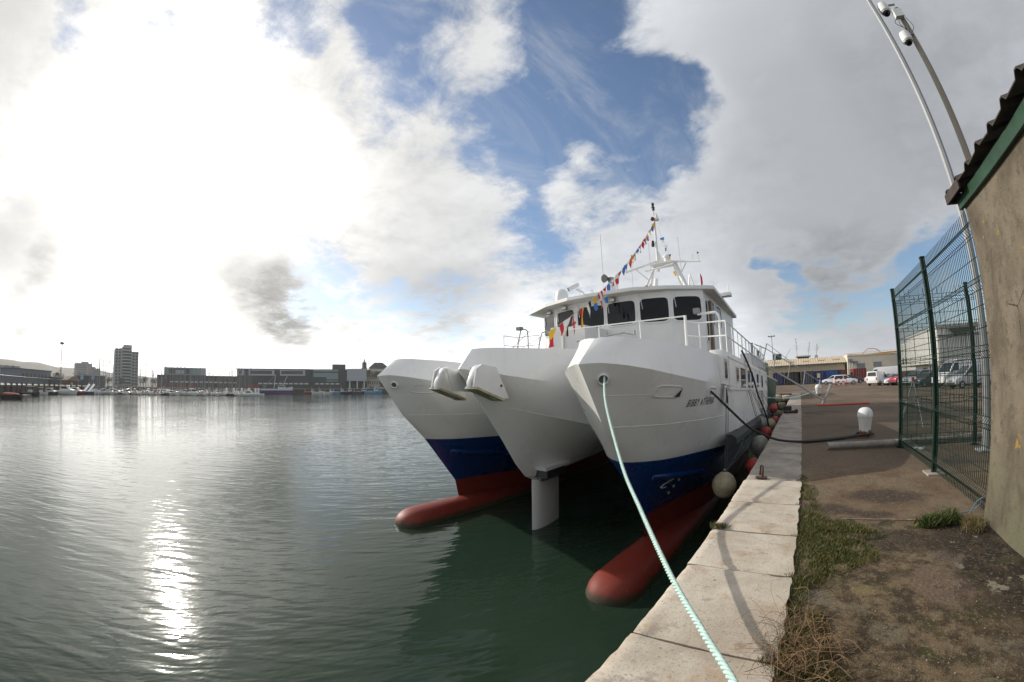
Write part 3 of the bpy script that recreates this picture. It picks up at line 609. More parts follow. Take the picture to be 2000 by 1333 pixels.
CP = [[(9.81, 0, -1.44), (11, .12, -1.36), (14.8, .3, -.55), (18, .5, -.3), (24.5, 1, -.25)],
      [(9.35, 0, -1.22), (9.7, .14, -1.26), (11, .42, -1.15), (14.8, 1.3, -.55), (18, 2.0, -.3), (24.5, 2, -.25)],
      [(8.91, 0, -.75), (9.1, .10, -.77), (9.5, .24, -.80), (10.6, .58, -.78), (13, 1.3, -.52), (16, 2.2, -.34), (24.5, 3, -.2)],
      [(7.56, 0, 1.12), (7.68, .18, 1.09), (7.9, .36, 1.04), (8.4, .66, .93), (10.6, 1.9, .33), (12.5, 3.0, 0), (14, 3.8, -.1), (24.5, 3.8, -.1)],
      [(6.74, 0, 2.07), (6.84, .17, 2.06), (7.05, .38, 2.02), (7.3, .57, 1.97), (7.67, .83, 1.89), (8.8, 1.28, 1.73), (9.9, 1.72, 1.53), (11, 2.5, 1.32), (12.2, 3.8, 1.1), (24.5, 3.8, .9)],
      [(7.2, 0, 2.62), (7.27, .17, 2.63), (7.40, .34, 2.64), (7.66, .52, 2.65), (9.2, 1.38, 2.65), (10.1, 1.86, 2.65), (11, 2.75, 2.63), (11.8, 3.8, 2.6), (24.5, 3.8, 2.1)]]
def at_y(c, y): return interp(c, y)
def hull_mesh(cx, curves, matf, N=46, sub=4, lip=.07):
    rows = []
    for u in range(N + 1):
        ring = []
        pts = []
        for c in curves:
            y = c[0][0] + (YEND - c[0][0]) * (u / N) ** 2.1; h, z = at_y(c, y); pts.append((h, y, z))
        half = []
        for i in range(len(pts) - 1):
            for k in range(sub):
                t = k / sub; a, b_ = pts[i], pts[i + 1]
                half.append(tuple(lerp(a[q], b_[q], t) for q in range(3)))
        half.append(pts[-1])
        h, y, z = pts[-1]; hi = max(0., h - lip); yi = y + (lip if u == 0 else lip * max(0, 1 - h / .5))
        half += [(hi, yi, z), (hi, yi, z - .45)]
        rows.append([(cx + a, b_, c_) for a, b_, c_ in half] + [(cx - a, b_, c_) for a, b_, c_ in reversed(half)])
    n = len(rows[0]); nh = n // 2; g = MB()
    def mf(i, j):
        jj = j if j < nh else n - 2 - j
        return matf(jj // sub)
    g.loft(rows, 0, closed=True, c0=False, c1=True, mf=lambda i, j: mf(i, min(j, n - 2)) if j != n - 1 else matf(0))
    return g
from mathutils.bvhtree import BVHTree
BV = {}
def hx(y, z, curves=CQ):
    k = id(curves)
    if k not in BV:
        g_ = hull_mesh(0., curves, lambda b_: 0); BV[k] = BVHTree.FromPolygons(g_.v, g_.f)
    hit = BV[k].ray_cast(Vector((9, y, z)), Vector((-1, 0, 0)))
    return hit[0].x if hit[0] is not None else 0.
def hx_old(y, z, curves=CQ):
    pts = [(at_y(c, y) if y >= c[0][0] else None) for c in curves]
    prev = None
    for p in pts:
        if p is None: continue
        if p[1] >= z:
            if prev is None: return p[0]
            t = (z - prev[1]) / max(1e-6, p[1] - prev[1]); return lerp(prev[0], p[0], t)
        prev = p
    return prev[0]
XQ, XO, XP = -3.95, -11.55, -7.72
for cx in (XQ, XO):
    hull_mesh(cx, CQ, lambda b_: (2, 1, 0, 0, 0, 0)[min(b_, 5)]).build('hull', (M_HW, M_HB, M_HR), ship, smooth=True, angle=24)
hull_mesh(XP, CP, lambda b_: 0).build('centre_nacelle', (M_HW,), ship, smooth=True, angle=15)
for cx in (XQ, XO):                                              # bulbous bows
    g = MB(); rings = []; bx = cx + .30
    for u in range(30):
        t = u / 29; y = 6.8 + 9.5 * t ** 1.8
        s = min(1., math.sqrt(max(0, 1 - (1 - min(1, (y - 6.8) / .95)) ** 2.4)) + .001); s *= 1 - .10 * max(0, (y - 9) / 7)
        rings.append([(bx + .66 * s * math.copysign(abs(math.cos(a)) ** .85, math.cos(a)), y, -3.22 + (.63 - .04 * max(0, y - 9)) * s * math.copysign(abs(math.sin(a)) ** .85, math.sin(a))) for a in [2 * PI * k / 28 for k in range(28)]])
    g.loft(rings, 0); g.build('bulb', M_HR, ship, smooth=True, angle=60)
# weld beads along the plating
def hull_line(cx, side, ys, zf, r=.008, curves=CQ): return [(cx + side * (hx(y, zf(y), curves) + .001), y, zf(y)) for y in ys]
for cx in (XQ, XO):
    MB().tube(hull_line(cx, 1, frange(7.6, 11.6, .2), lambda y: .66), .009, 5).build('weld_seam', M_HW, ship, smooth=True); MB().tube(hull_line(cx, 1, frange(7.05, 8.0, .1), lambda y: 1.36), .006, 5).build('weld_seam', M_HW, ship, smooth=True)
MB().tube(hull_line(XP, 1, frange(8.1, 12.0, .2), lambda y: interp(CP[3], y)[1], curves=CP), .008, 5).build('weld_seam', M_HW, ship, smooth=True); MB().tube(hull_line(XP, 1, frange(8.95, 12.5, .25), lambda y: interp(CP[2], y)[1] + .02, curves=CP), .007, 5).build('weld_seam', M_HW, ship, smooth=True)
# blue spray rails
for cx in (XQ, XO):
    g = MB(); r = []
    for y in frange(9.2, 11.6, .2):
        z = -.72 - .12 * (y - 9.2); x = cx + hx(y, z) - .02; w = .07 * min(1, (y - 9.2) / .5 + .05)
        r.append([(x, y, z + .10), (x + w + .06, y, z + .0), (x + w + .05, y, z - .05), (x, y, z - .12)])
    g.loft(r, 0); g.build('spray_rail', M_HB, ship)
# draught curl and marks
M_MARK = mat('white_mark', (.55, .56, .55), .5)
g = MB(); g.tube([(XQ + hx(y, z) + .012, y, z) for y, z in ((10.15, -.86), (10.15, -.98), (9.98, -1.02), (9.85, -1.08), (9.80, -1.15), (9.92, -1.20), (10.08, -1.20))], .018, 4); g.build('draught_mark', M_MARK, ship)
for k in range(3): MB().box(XQ + hx(10.5, -1.05 - .2 * k), XQ + hx(10.5, -1.05 - .2 * k) + .02, 10.45, 10.57, -1.10 - .2 * k, -1.04 - .2 * k).build('draught_mark', M_MARK, ship)
# ship's name along the shoulder
def lettering(txt, name, m, parent, place, size=1., shear=.18):
    cu = bpy.data.curves.new('txt', 'FONT'); cu.body = txt; cu.size = size; cu.shear = shear; cu.offset = .006 * size; cu.space_character = 1.12
    to = bpy.data.objects.new('txt', cu); COL.objects.link(to)
    dg = bpy.context.evaluated_depsgraph_get(); me = bpy.data.meshes.new_from_object(to.evaluated_get(dg))
    bpy.data.objects.remove(to)
    w = max(v.co.x for v in me.vertices); off = parent_loc(parent)
    for v in me.vertices: v.co = Vector(place(v.co.x / w, v.co.y)) - off
    me.materials.clear(); me.materials.append(m); o = bpy.data.objects.new(name, me); COL.objects.link(o); o.parent = parent; return o
def place_name(u, v):
    y = 8.93 + 1.12 * u; z = 1.02 + .265 * v + .012 * u; return (XQ + hx(y, z) + .006, y, z)
lettering('BIBBY ATHENA', 'name_lettering', mat('black_lettering', (.015, .015, .016), .5), ship, place_name, .9)
# fairleads let into the bulwark
def fairlead(cx, y0, y1, z0, z1, slope, side=1, n=None):
    g = MB(); k = 26; out = []; inn = []; back = []
    for i in range(k):
        a = 2 * PI * i / k; cy = math.copysign(abs(math.cos(a)) ** .45, math.cos(a)); cz = math.copysign(abs(math.sin(a)) ** .45, math.sin(a))
        for lst, e, dx in ((out, .035, .006), (inn, 0., .022), (back, -.012, -.0)):
            y = (y0 + y1) / 2 + cy * ((y1 - y0) / 2 + e); z = (z0 + z1) / 2 + cz * ((z1 - z0) / 2 + e) + slope * (y - y0)
            lst.append((cx + side * (hx(y, z) + dx), y, z))
    fr = MB().loft([out, inn, back], 0, True, False, False).build('fairlead', M_WHITE, ship, smooth=True, angle=60)
    MB().add([(x + side * .004, y, z) for x, y, z in back], [tuple(range(k))]).build('recess', mat('recess_grey', (.78, .77, .74), .6), fr)
    return fr
fl = fairlead(XQ, 7.9, 8.62, 1.30, 1.53, -.06)
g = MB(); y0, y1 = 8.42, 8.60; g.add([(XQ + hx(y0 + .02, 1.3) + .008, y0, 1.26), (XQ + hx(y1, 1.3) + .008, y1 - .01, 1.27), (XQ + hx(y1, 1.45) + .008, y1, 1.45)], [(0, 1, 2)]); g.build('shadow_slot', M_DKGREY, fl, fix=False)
fairlead(XQ, 9.62, 10.02, 1.22, 1.44, -.05); fairlead(XO, 7.42, 8.02, 1.44, 1.68, -.06)
f_ = MB().box(-1.95, -1.925, 10.46, 10.78, 1.06, 1.46).build('chain_port', M_WHITE, ship, bevel=.02); MB().box(-1.926, -1.921, 10.51, 10.73, 1.12, 1.41).build('recess', M_GREYP, f_); MB().rod((-1.92, 10.62, 1.36), (-1.90, 10.60, 1.0), .022).build('chain', M_DKGREY, f_)
def hawse(cx):
    hx(7., 1.7); hit = BV[id(CQ)].ray_cast(Vector((9, 6.98, 1.70)), Vector((-1, 0, 0))); nrm = hit[1] if hit[1].x > 0 else -hit[1]
    c = Vector((cx + hit[0].x, 6.98, 1.70)); nrm = (nrm + Vector((.15, -.35, 0))).normalized(); u = nrm.cross(Vector((0, 0, 1))).normalized(); w = u.cross(nrm)
    P = lambda a, r_, d: c + (u * math.cos(a) + w * math.sin(a)) * r_ + nrm * d
    A = [2 * PI * k / 22 for k in range(22)]
    h = MB().loft([[P(a, .135, -.04) for a in A], [P(a, .13, .04) for a in A], [P(a, .105, .055) for a in A], [P(a, .085, .03) for a in A], [P(a, .08, -.01) for a in A]], 0, True, False, False).build('hawse_pipe', M_WHITE, ship, smooth=True, angle=60)
    MB().add([P(a, .083, .014) for a in A], [tuple(range(22))]).build('pipe_mouth', mat('hawse_inside', (.12, .11, .10), .6), h)
hawse(XQ); hawse(XO)
# rubbing strake on the quay side
g = MB(); prof = [(-1.99, -.26), (-1.80, -.24), (-1.70, -.12), (-1.71, .06), (-1.82, .15), (-1.99, .16)]
g.loft([[(x, y, z - .024 * (y - 10.9) - .02) for x, z in prof] for y in (10.95, 14, 18, 24.4)], 0); g.build('rubbing_strake', M_RUBBER, ship, smooth=True, angle=40)
# anchor shoes either side of the stem
for s in (1, -1):
    br = MB().prism([(6.46, 1.60), (6.56, 2.05), (6.75, 2.16), (7.25, 2.10), (7.72, 1.28), (7.2, 1.28)], XP + s * .80, XP + s * .86, 'x').build('anchor_bracket', M_WHITE, ship, bevel=.008)
    MB().prism([(6.7, 2.1), (7.3, 2.05), (7.7, 1.45), (6.9, 1.5)], XP + s * .46, XP + s * .50, 'x').build('inner_plate', M_WHITE, br)
    MB().prism([(6.46, 1.54), (6.46, 1.72), (6.60, 2.00), (6.70, 2.12), (6.90, 2.17), (6.92, 2.06), (6.78, 2.00), (6.70, 1.84), (6.64, 1.56)], XP + s * .58, XP + s * .74, 'x').build('bolster', M_WHITE, br, smooth=True, angle=50, bevel=.03)
    for q in (.62, .84):
        Mx = Matrix.Translation((XP + s * q, 6.95, 1.42)) @ Matrix.Rotation(R(-19), 4, 'X')
        MB().box(-.11, .11, -.50, .52, -.035, .03, 0, Mx).build('shoe', M_WOOD, br, bevel=.008)
    MB().tube([(XP + s * .855, 7.42, 1.62), (XP + s * .872, 7.42, 1.62)], .035, 12).build('pin_hole', M_RUST, br)
# retractable foil strut under the nacelle
foil = [(9.66 + 1.5 * t, .15 * math.sqrt(max(0, t)) * (1 - t) * 2.2 + .004) for t in [k / 12 for k in range(13)]]
poly = [(XP + .03 - w, y) for y, w in foil] + [(XP + .03 + w, y) for y, w in reversed(foil)]
st = MB().prism(poly, -4.2, -1.42, 'z').build('foil_strut', M_HW, ship, smooth=True, angle=50)
MB().box(XP - .13, XP + .19, 9.95, 10.95, -1.5, -1.15).build('strut_head', M_GREYP, st, bevel=.01)
g = MB(); g.prism([(9.65, -1.05), (11.0, -1.02), (11.0, -.92), (9.6, -.94)], XP + .12, XP + .62, 'x'); g.build('trunk_plate', M_HW, ship)
MB().box(XP + .05, XP + .6, 9.72, 10.7, -1.3, -1.055).build('trunk_opening', M_DKGREY, ship)
# side of the accommodation, flush with the hull on the quay side
sl_ = lambda y: -.032 * max(0, y - 10.4)
g = MB(); g.prism([(10.42, 1.50), (10.42, 2.39), (24.4, 2.39 + sl_(24.4)), (24.4, 1.25 + sl_(24.4)), (11.2, 1.44)], -2.3, -1.938, 'x'); g.build('house_side', M_HW, ship, bevel=.01)
g = MB(); g.prism([(11.2, 1.40 - .02), (24.2, 1.36 + sl_(24.2)), (24.2, 1.33 + sl_(24.2)), (11.2, 1.33)], -1.94, -1.91, 'x'); g.prism([(11.16, 1.33), (11.16, 2.24), (11.21, 2.24), (11.21, 1.33)], -1.94, -1.915, 'x'); g.prism([(11.16, 2.24), (24.2, 2.24 + sl_(24.2)), (24.2, 2.21 + sl_(24.2)), (11.16, 2.21)], -1.94, -1.92, 'x'); g.build('panel_trim', M_WHITE, ship)
def side_window(y0, y1, z0, z1):
    r_ = lambda e: [(y0 - e, z0 - e + sl_(y0)), (y1 + e, z0 - e + sl_(y1)), (y1 + e, z1 + e + sl_(y1)), (y0 - e, z1 + e + sl_(y0))]
    f = MB().prism(r_(.04), -1.945, -1.922, 'x').build('side_window', M_WHITE, ship, bevel=.008)
    MB().prism(r_(0), -1.921, -1.916, 'x').build('pane', M_GLASSD, f)
for a in ((10.5, 10.86, 1.66, 2.16), (12.45, 12.9, 1.62, 2.05), (13.4, 14.6, 1.44, 2.08), (15.2, 15.9, 1.44, 2.08), (16.3, 16.9, 1.44, 2.08), (18.4, 19.2, 1.5, 2.08), (20.6, 21.4, 1.5, 2.08)): side_window(*a)
# decks
MB().prism([(-13.45, 11.4), (-2.05, 11.4), (-2.05, 24.4), (-13.45, 24.4)], 2.05, 2.18).build('upper_deck', M_GREYP, ship)
MB().box(-13.5, -1.95, 24.2, 24.6, -.2, 1.95).build('stern_bulkhead', M_HW, ship)
# bridge
WP = [(-9.15, 14.9), (-6.15, 14.9), (-4.83, 15.25), (-3.62, 15.95), (-3.62, 23.2), (-11.68, 23.2), (-11.68, 15.95), (-10.47, 15.25)]
bridge = MB().prism(WP, 2.15, 5.3).build('bridge_house', M_WHITE, ship)
def facet_window(a, b_, u0, u1, z0, z1, wiper=True, nm='bridge_window'):
    a, b_ = Vector((*a, 0)), Vector((*b_, 0)); d = (b_ - a).normalized(); L_ = (b_ - a).length; nrm = Vector((d.y, -d.x, 0))
    def ring(e, dep, n=24, p=.32):
        out = []
        for k in range(n):
            t = 2 * PI * k / n; cu = math.copysign(abs(math.cos(t)) ** p, math.cos(t)); cw = math.copysign(abs(math.sin(t)) ** p, math.sin(t))
            out.append(a + d * ((u0 + u1) / 2 + cu * ((u1 - u0) / 2 + e)) + nrm * dep + Vector((0, 0, (z0 + z1) / 2 + cw * ((z1 - z0) / 2 + e))))
        return out
    f = MB().loft([ring(.055, .001), ring(.05, .032), ring(0, .034), ring(-.012, .006)], 0, True, False, False).build(nm, M_WHITE, ship, smooth=True, angle=40)
    MB().add(ring(-.004, .0125), [tuple(range(24))]).build('pane', M_GLASSD, f)
    if wiper:
        p0 = a + d * (u0 + .06) + nrm * .05 + Vector((0, 0, z1 + .06)); p1 = p0 + d * .06 + Vector((0, 0, -.50))
        MB().rod(p0, p1, .012, 6).box(p0.x - .05, p0.x + .05, p0.y - .03, p0.y + .03, p0.z, p0.z + .04).build('wiper', M_WHITE, f)
Z0, Z1 = 4.03, 5.02
facet_window(WP[0], WP[1], .10, 1.44, Z0, Z1); facet_window(WP[0], WP[1], 1.58, 2.90, Z0, Z1)
facet_window(WP[1], WP[2], .09, 1.28, Z0, Z1); facet_window(WP[2], WP[3], .09, 1.28, Z0, Z1)
facet_window(WP[7], WP[0], .09, 1.28, Z0, Z1); facet_window(WP[6], WP[7], .09, 1.28, Z0, Z1)
facet_window(WP[3], WP[4], .15, .62, 3.2, 4.9, False, 'side_door_window'); facet_window(WP[3], WP[4], 1.1, 2.0, Z0, Z1, False); facet_window(WP[3], WP[4], 2.4, 3.6, Z0, Z1, False)
MB().prism([(16.75, 2.2), (16.75, 4.95), (17.05, 4.95), (17.05, 2.2)], -3.62, -3.50, 'x').build('door_frame_post', mat('brown_varnish', (.20, .13, .07), .5, var=.4), ship)
RP = [(-12.6, 15.9), (-10.75, 14.8), (-9.2, 14.32), (-8.3, 14.28), (-6.2, 14.45), (-4.9, 15.0), (-3.2, 16.15), (-3.45, 23.6), (-12.2, 23.6)]
g = MB(); c_ = (-7.75, 19)
def rr(e, z, sl=0): return [(x + (c_[0] - x) * e, y + (c_[1] - y) * e, z - .03 * max(0, y - 16) * sl) for x, y in RP]
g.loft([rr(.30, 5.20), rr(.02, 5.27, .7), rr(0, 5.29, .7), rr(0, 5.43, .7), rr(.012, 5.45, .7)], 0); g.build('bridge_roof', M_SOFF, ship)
g = MB(); g.loft([rr(-.004, 5.30, .7), rr(-.004, 5.44, .7)], 0, True, False, False); g.loft([rr(-.004, 5.44, .7), rr(.03, 5.47, .7)], 0, True, False, True); g.build('roof_edge', M_WHITE, ship)
for x, y in ((-10.9, 15.35), (-9.7, 14.85), (-7.2, 14.75), (-5.2, 15.35), (-3.9, 16.3)):
    f = MB().box(x - .12, x + .12, y - .1, y + .06, 5.02, 5.17).build('floodlight', M_GREYP, ship, bevel=.01); MB().box(x - .1, x + .1, y - .108, y - .101, 5.04, 5.15).build('lens', M_WHITE, f)
    MB().rod((x, y, 5.17), (x, y, 5.26), .015).build('bracket', M_GREYP, f)
MB().box(-3.35, -2.85, 18.3, 18.75, 5.40, 5.56).rod((-2.95, 18.5, 5.56), (-2.95, 18.5, 5.95), .02).build('side_light_board', M_WHITE, ship, bevel=.01)
# lockers and front deck gear
MB().box(-9.15, -8.55, 12.9, 14.85, 2.15, 3.93).build('deck_locker', M_WHITE, ship, bevel=.015); MB().box(-8.545, -7.6, 13.0, 14.85, 2.15, 3.90).build('deck_locker', M_WHITE, ship, bevel=.015)
MB().rod((-7.5, 12.2, 3.18), (-5.6, 12.2, 3.32), .022, 8).rod((-5.6, 12.2, 3.32), (-5.25, 12.2, 3.22), .022).rod((-5.2, 12.2, 3.2), (-5.2, 12.2, 3.36), .035).build('boat_hook', M_GALV, ship)
# railings
def railing(name, pts, hts, posts, r=.024):
    g = MB(); n = len(pts)
    for h in hts: g.tube([(x, y, z + h) for x, y, z in pts], r, 7)
    for i in range(n - 1):
        a, b_ = Vector(pts[i]), Vector(pts[i + 1]); k = max(1, int(round((b_ - a).length / posts)))
        for q in range(k + (i == n - 2)): p = a.lerp(b_, q / k); g.rod(p, p + Vector((0, 0, max(hts))), r * .9, 6)
    return g.build(name, M_WHITE, ship, smooth=True, angle=50)
railing('front_railing', [(-7.85, 11.8, 2.5), (-3.3, 11.8, 2.5)], [1.08], 1.42); railing('corner_railing', [(-3.3, 11.8, 2.5), (-2.9, 11.9, 2.42), (-2.02, 11.56, 2.36)], [.92, .50], 2.0)
railing('side_railing', [(-2.02, 11.6, 2.36), (-2.02, 24.2, 1.96)], [.90, .48], 1.05)
MB().tube([(-3.3, 11.8, 2.2), (-3.3, 11.8, 3.6)], .045, 10).build('rail_stanchion', M_WHITE, ship, smooth=True)
g = MB().tube(curve([(-2.28, 12.0, 2.3), (-2.28, 12.0, 3.2), (-2.29, 12.0, 3.5), (-2.38, 12.0, 3.62), (-2.6, 12.0, 3.63), (-2.95, 12.0, 3.63)], 5), .04, 10); gl = g.build('lamp_bracket', M_WHITE, ship, smooth=True)
MB().box(-3.05, -2.86, 11.85, 12.05, 3.64, 3.80).build('floodlight', M_GREYP, gl, bevel=.012)
M_STEEL = mat('stainless_tube', (.42, .41, .38), .3, .7)
railing('port_railing', [(-10.9, 12, 2.5), (-10.9, 12.9, 2.5), (-9.75, 12.9, 2.5)], [1.2, .8], .8, .02)
g = MB()
g.tube(curve([(-10.35, 12, 2.4), (-10.0, 12, 3.75), (-9.85, 12, 3.86), (-9.68, 12, 3.8), (-9.62, 12, 3.6), (-9.6, 12, 2.4)], 5), .028, 8); g.tube(curve([(-9.5, 12.3, 2.4), (-9.2, 12.3, 3.55), (-9.1, 12.3, 3.68), (-8.8, 12.3, 3.6), (-8.75, 12.3, 2.4)], 5), .028, 8)
g.rod((-10.2, 12, 3.0), (-9.6, 12, 3.0), .02); g.rod((-9.35, 12.3, 3.0), (-8.76, 12.3, 3.0), .02)
sv = g.build('boarding_arch', M_STEEL, ship, smooth=True); MB().box(-10.15, -9.92, 11.9, 12.1, 3.84, 3.97).build('floodlight', M_GREYP, sv, bevel=.01)
for k in range(9): y = 17.5 + .7 * k; MB().box(-2.5 - .05 * (k % 2), -2.05, y, y + .3, 2.1, 2.45 + .35 * rnd.random()).build('deck_locker', M_WHITE, ship, bevel=.02)
MB().tube([(-2.3, 20.4, 2.0), (-2.3, 20.4, 3.35)], .06, 8).build('bitt_post', M_DKGREY, ship, smooth=True); MB().tube([(-2.25, 22.6, 2), (-2.25, 22.6, 3.1)], .06, 8).build('bitt_post', M_DKGREY, ship, smooth=True)
# roof gear and mast
mast = MB().tube([(-7.39, 21.5, 8.0), (-7.28, 21.5, 12.0)], [.085, .04], 10).build('mast', M_WHITE, ship, smooth=True)
def mrod(nm, a, b_, r, box=False): return MB().tube([a, b_], r, 4 if box else 8).build(nm, M_WHITE, mast, smooth=not box)
mrod('mast_leg', (-9.15, 21.2, 5.4), (-7.62, 21.5, 8.25), .075); mrod('mast_leg', (-8.65, 22.0, 5.4), (-7.7, 21.7, 8.45), .075); mrod('mast_leg', (-5.2, 21.3, 5.4), (-6.4, 21.5, 8.42), .14, True); mrod('mast_leg', (-5.7, 22.2, 5.4), (-6.5, 21.7, 8.4), .075)
mrod('leg_brace', (-8.75, 21.3, 6.15), (-8.0, 21.8, 7.5), .04); mrod('leg_brace', (-8.2, 21.9, 6.9), (-8.35, 21.3, 6.9), .04)
mrod('yard', (-9.1, 20.6, 8.0), (-7.44, 21.5, 8.62), .06); mrod('yard', (-6.6, 21.5, 8.46), (-4.78, 21.2, 8.10), .06); mrod('yard_brace', (-8.55, 20.9, 8.15), (-8.0, 21.4, 7.55), .035); mrod('yard_brace', (-5.65, 21.4, 8.2), (-6.1, 21.5, 7.55), .035)
MB().box(-7.75, -6.3, 21.0, 22.0, 8.30, 8.38).build('mast_platform', M_WHITE, mast); mrod('cross_tube', (-8.0, 21.0, 7.98), (-6.3, 21.0, 8.15), .05)
MB().prism([(-7.42, 8.3), (-7.36, 9.45), (-6.92, 8.3)], 21.47, 21.53, 'y').build('mast_gusset', M_WHITE, mast)
MB().lathe([(.02, 8.9), (.14, 8.86), (.2, 8.78), (.2, 8.7), (.13, 8.66), (.13, 8.42), (.2, 8.38)], (-6.78, 21.4, 0), 18).build('radome', M_WHITE, mast, smooth=True)
MB().lathe([(.03, 11.62), (.17, 11.2), (.14, 11.15), (.02, 11.14)], (-7.15, 21.5, 0), 14).build('horn', M_WHITE, mast, smooth=True); MB().ball((-7.36, 21.36, 11.25), .13, 14).build('signal_ball', mat('dark_red_lamp', (.12, .01, .015), .3), mast, smooth=True)
MB().lathe([(.09, 11.85), (.09, 12.0), (.12, 12.02), (.06, 12.12), (.09, 12.2), (.09, 12.32), (.05, 12.36)], (-7.28, 21.5, 0), 12).build('masthead_lamp', M_DKGREY, mast, smooth=True); MB().lathe([(.09, 9.55), (.12, 9.7), (.09, 9.9)], (-7.55, 21.45, 0), 10).build('masthead_lamp', M_DKGREY, mast, smooth=True)
for k, (x, y, za, zb, r_) in enumerate(((-9.25, 18, 5.4, 9.6, .018), (-6.57, 18, 5.4, 8.5, .014), (-5.02, 18, 5.4, 8.5, .014), (-7.6, 18, 5.4, 7.35, .014), (-5.2, 21.3, 8.1, 8.6, .014), (-4.85, 21.2, 8.1, 8.6, .016), (-9.0, 20.65, 8.0, 8.5, .014), (-8.7, 20.8, 8.1, 9.0, .01))):
    a = MB().rod((x, y, za), (x, y, zb), r_, 5).build('whip_aerial', M_WHITE, ship)
    if k > 4: MB().ball((x, y, zb), .055, 8).build('aerial_tip', M_DKGREY, a, smooth=True)
g = MB().rod((-5.45, 20, 5.4), (-5.14, 20, 7.12), .04).rod((-5.14, 20, 7.12), (-4.7, 20, 5.4), .05); g.build('roof_derrick', M_WHITE, ship)
MB().lathe([(.30, 5.4), (.33, 5.6), (.33, 6.0), (.28, 6.22), (.17, 6.34), (.02, 6.38)], (-10.6, 16, 0), 22).build('satellite_dome', M_WHITE, ship, smooth=True)
c = MB().rod((-9.05, 15.5, 5.4), (-9.05, 15.5, 5.85), .05).rod((-9.05, 15.5, 5.85), (-9.35, 15.4, 6.05), .05).build('searchlight_stand', M_WHITE, ship)
MB().tube([(-9.68, 15.2, 6.05), (-9.3, 15.5, 6.3)], [.12, .10], 14).build('searchlight', M_WHITE, c, smooth=True); MB().tube([(-9.69, 15.19, 6.045), (-9.70, 15.185, 6.04)], .10, 14).build('lens', M_GLASSD, c)
MB().tube(curve([(-8.72, 15.6, 5.4), (-8.72, 15.6, 5.85), (-8.66, 15.6, 5.93), (-8.6, 15.6, 5.85), (-8.6, 15.6, 5.4)], 4), .025, 8).build('vent_pipe', M_WHITE, ship, smooth=True)
c = MB().box(-8.5, -8.3, 16.95, 17.15, 5.4, 6.45).build('loudhailer_post', M_WHITE, ship); MB().tube([(-8.56, 16.75, 6.72), (-8.5, 16.95, 6.75)], [.21, .10], 18).build('loudhailer', M_DKGREY, c, smooth=True); MB().tube([(-8.32, 16.85, 6.62), (-8.24, 17.0, 6.62)], [.16, .17], 18).build('lamp_dish', M_GALV, c, smooth=True)
MB().box(-8.6, -5.6, 19.4, 20.6, 5.4, 6.25).build('roof_casing', M_WHITE, ship, bevel=.08); MB().lathe([(.12, 6.3), (.14, 6.6), (.1, 6.75)], (-7.5, 19.6, 0), 10).build('roof_lamp', mat('red_lamp', (.25, .01, .02), .4), ship, smooth=True)
MB().tube([(-7.0, 19.6, 6.35), (-6.9, 19.6, 7.05)], [.14, .1], 10).build('radar_pedestal', M_WHITE, ship, smooth=True)
MB().rod((-9.6, 12.2, 3.85), (-7.42, 7.82, 2.2), .012, 5).build('forestay_wire', mat('stay_rope', (.25, .2, .14), .8), ship)

# ---------------------------------------------------------------- signal flags
FC = {k: mat('flag_' + k, v, .75) for k, v in dict(yellow=(.72, .42, .02), red=(.52, .02, .03), white=(.72, .72, .70), blue=(.04, .17, .50), black=(.012, .012, .015), orange=(.70, .20, .02)).items()}
def flag(line, pos, d, length, width, pat, shape, tw):
    """hangs below the line from two corners; pat(u,v) names the colour, u across the hoist, v along the fly"""
    g = MB(); nu, nv = 6, 8; names = list(FC); side = Vector((d.y, -d.x, 0)); side = side.normalized() if side.length else Vector((1, 0, 0))
    dirn = (d * .55 + side * tw).normalized()
    for j in range(nv + 1):
        v = j / nv; w = width * (1 - v * (1 - shape))
        for i in range(nu + 1):
            u = i / nu; p = Vector(pos) + dirn * (w * (u - .5) + .10 * v * length * math.sin(pos[1])) + Vector((0, 0, -v * length + (u - .5) * width * .5 * (1 - v)))
            p += side * (.035 * math.sin(5 * v + u * 3 + pos[1] * 7)); g.v.append(tuple(p))
    for j in range(nv):
        for i in range(nu):
            a = j * (nu + 1) + i; g.f.append((a, a + 1, a + nu + 2, a + nu + 1)); g.m.append(names.index(pat((i + .5) / nu, (j + .5) / nv)))
    return g.build('flag', [FC[k] for k in names], line, smooth=True, fix=False)
def P2(a, b_): return lambda u, v: a if v < .55 else b_
def PL(a, b_): return lambda u, v: a if u < .5 else b_
def P3(a, b_, c_): return lambda u, v: a if v < .34 else (b_ if v < .67 else c_)
def PX_(a, b_): return lambda u, v: b_ if abs(u - .5) < .17 or abs(v - .45) < .07 else a
def PD(a, b_): return lambda u, v: b_ if (u - .5) ** 2 + ((v - .45) * 1.3) ** 2 < .10 else a
def P1(a): return lambda u, v: a
A0, B0 = Vector((-7.5, 7.8, 2.25)), Vector((-7.28, 21.5, 11.15))
def hang(t): p = A0.lerp(B0, t); p.z -= .95 * 4 * t * (1 - t); return p
fline = thing('signal_flag_line', 'line of small coloured signal flags rising from the middle bow to the masthead', 'flag line', tuple(A0))
MB().tube([hang(k / 40) for k in range(41)], .009, 5).build('halyard', mat('halyard', (.5, .48, .42), .8), fline, smooth=True)
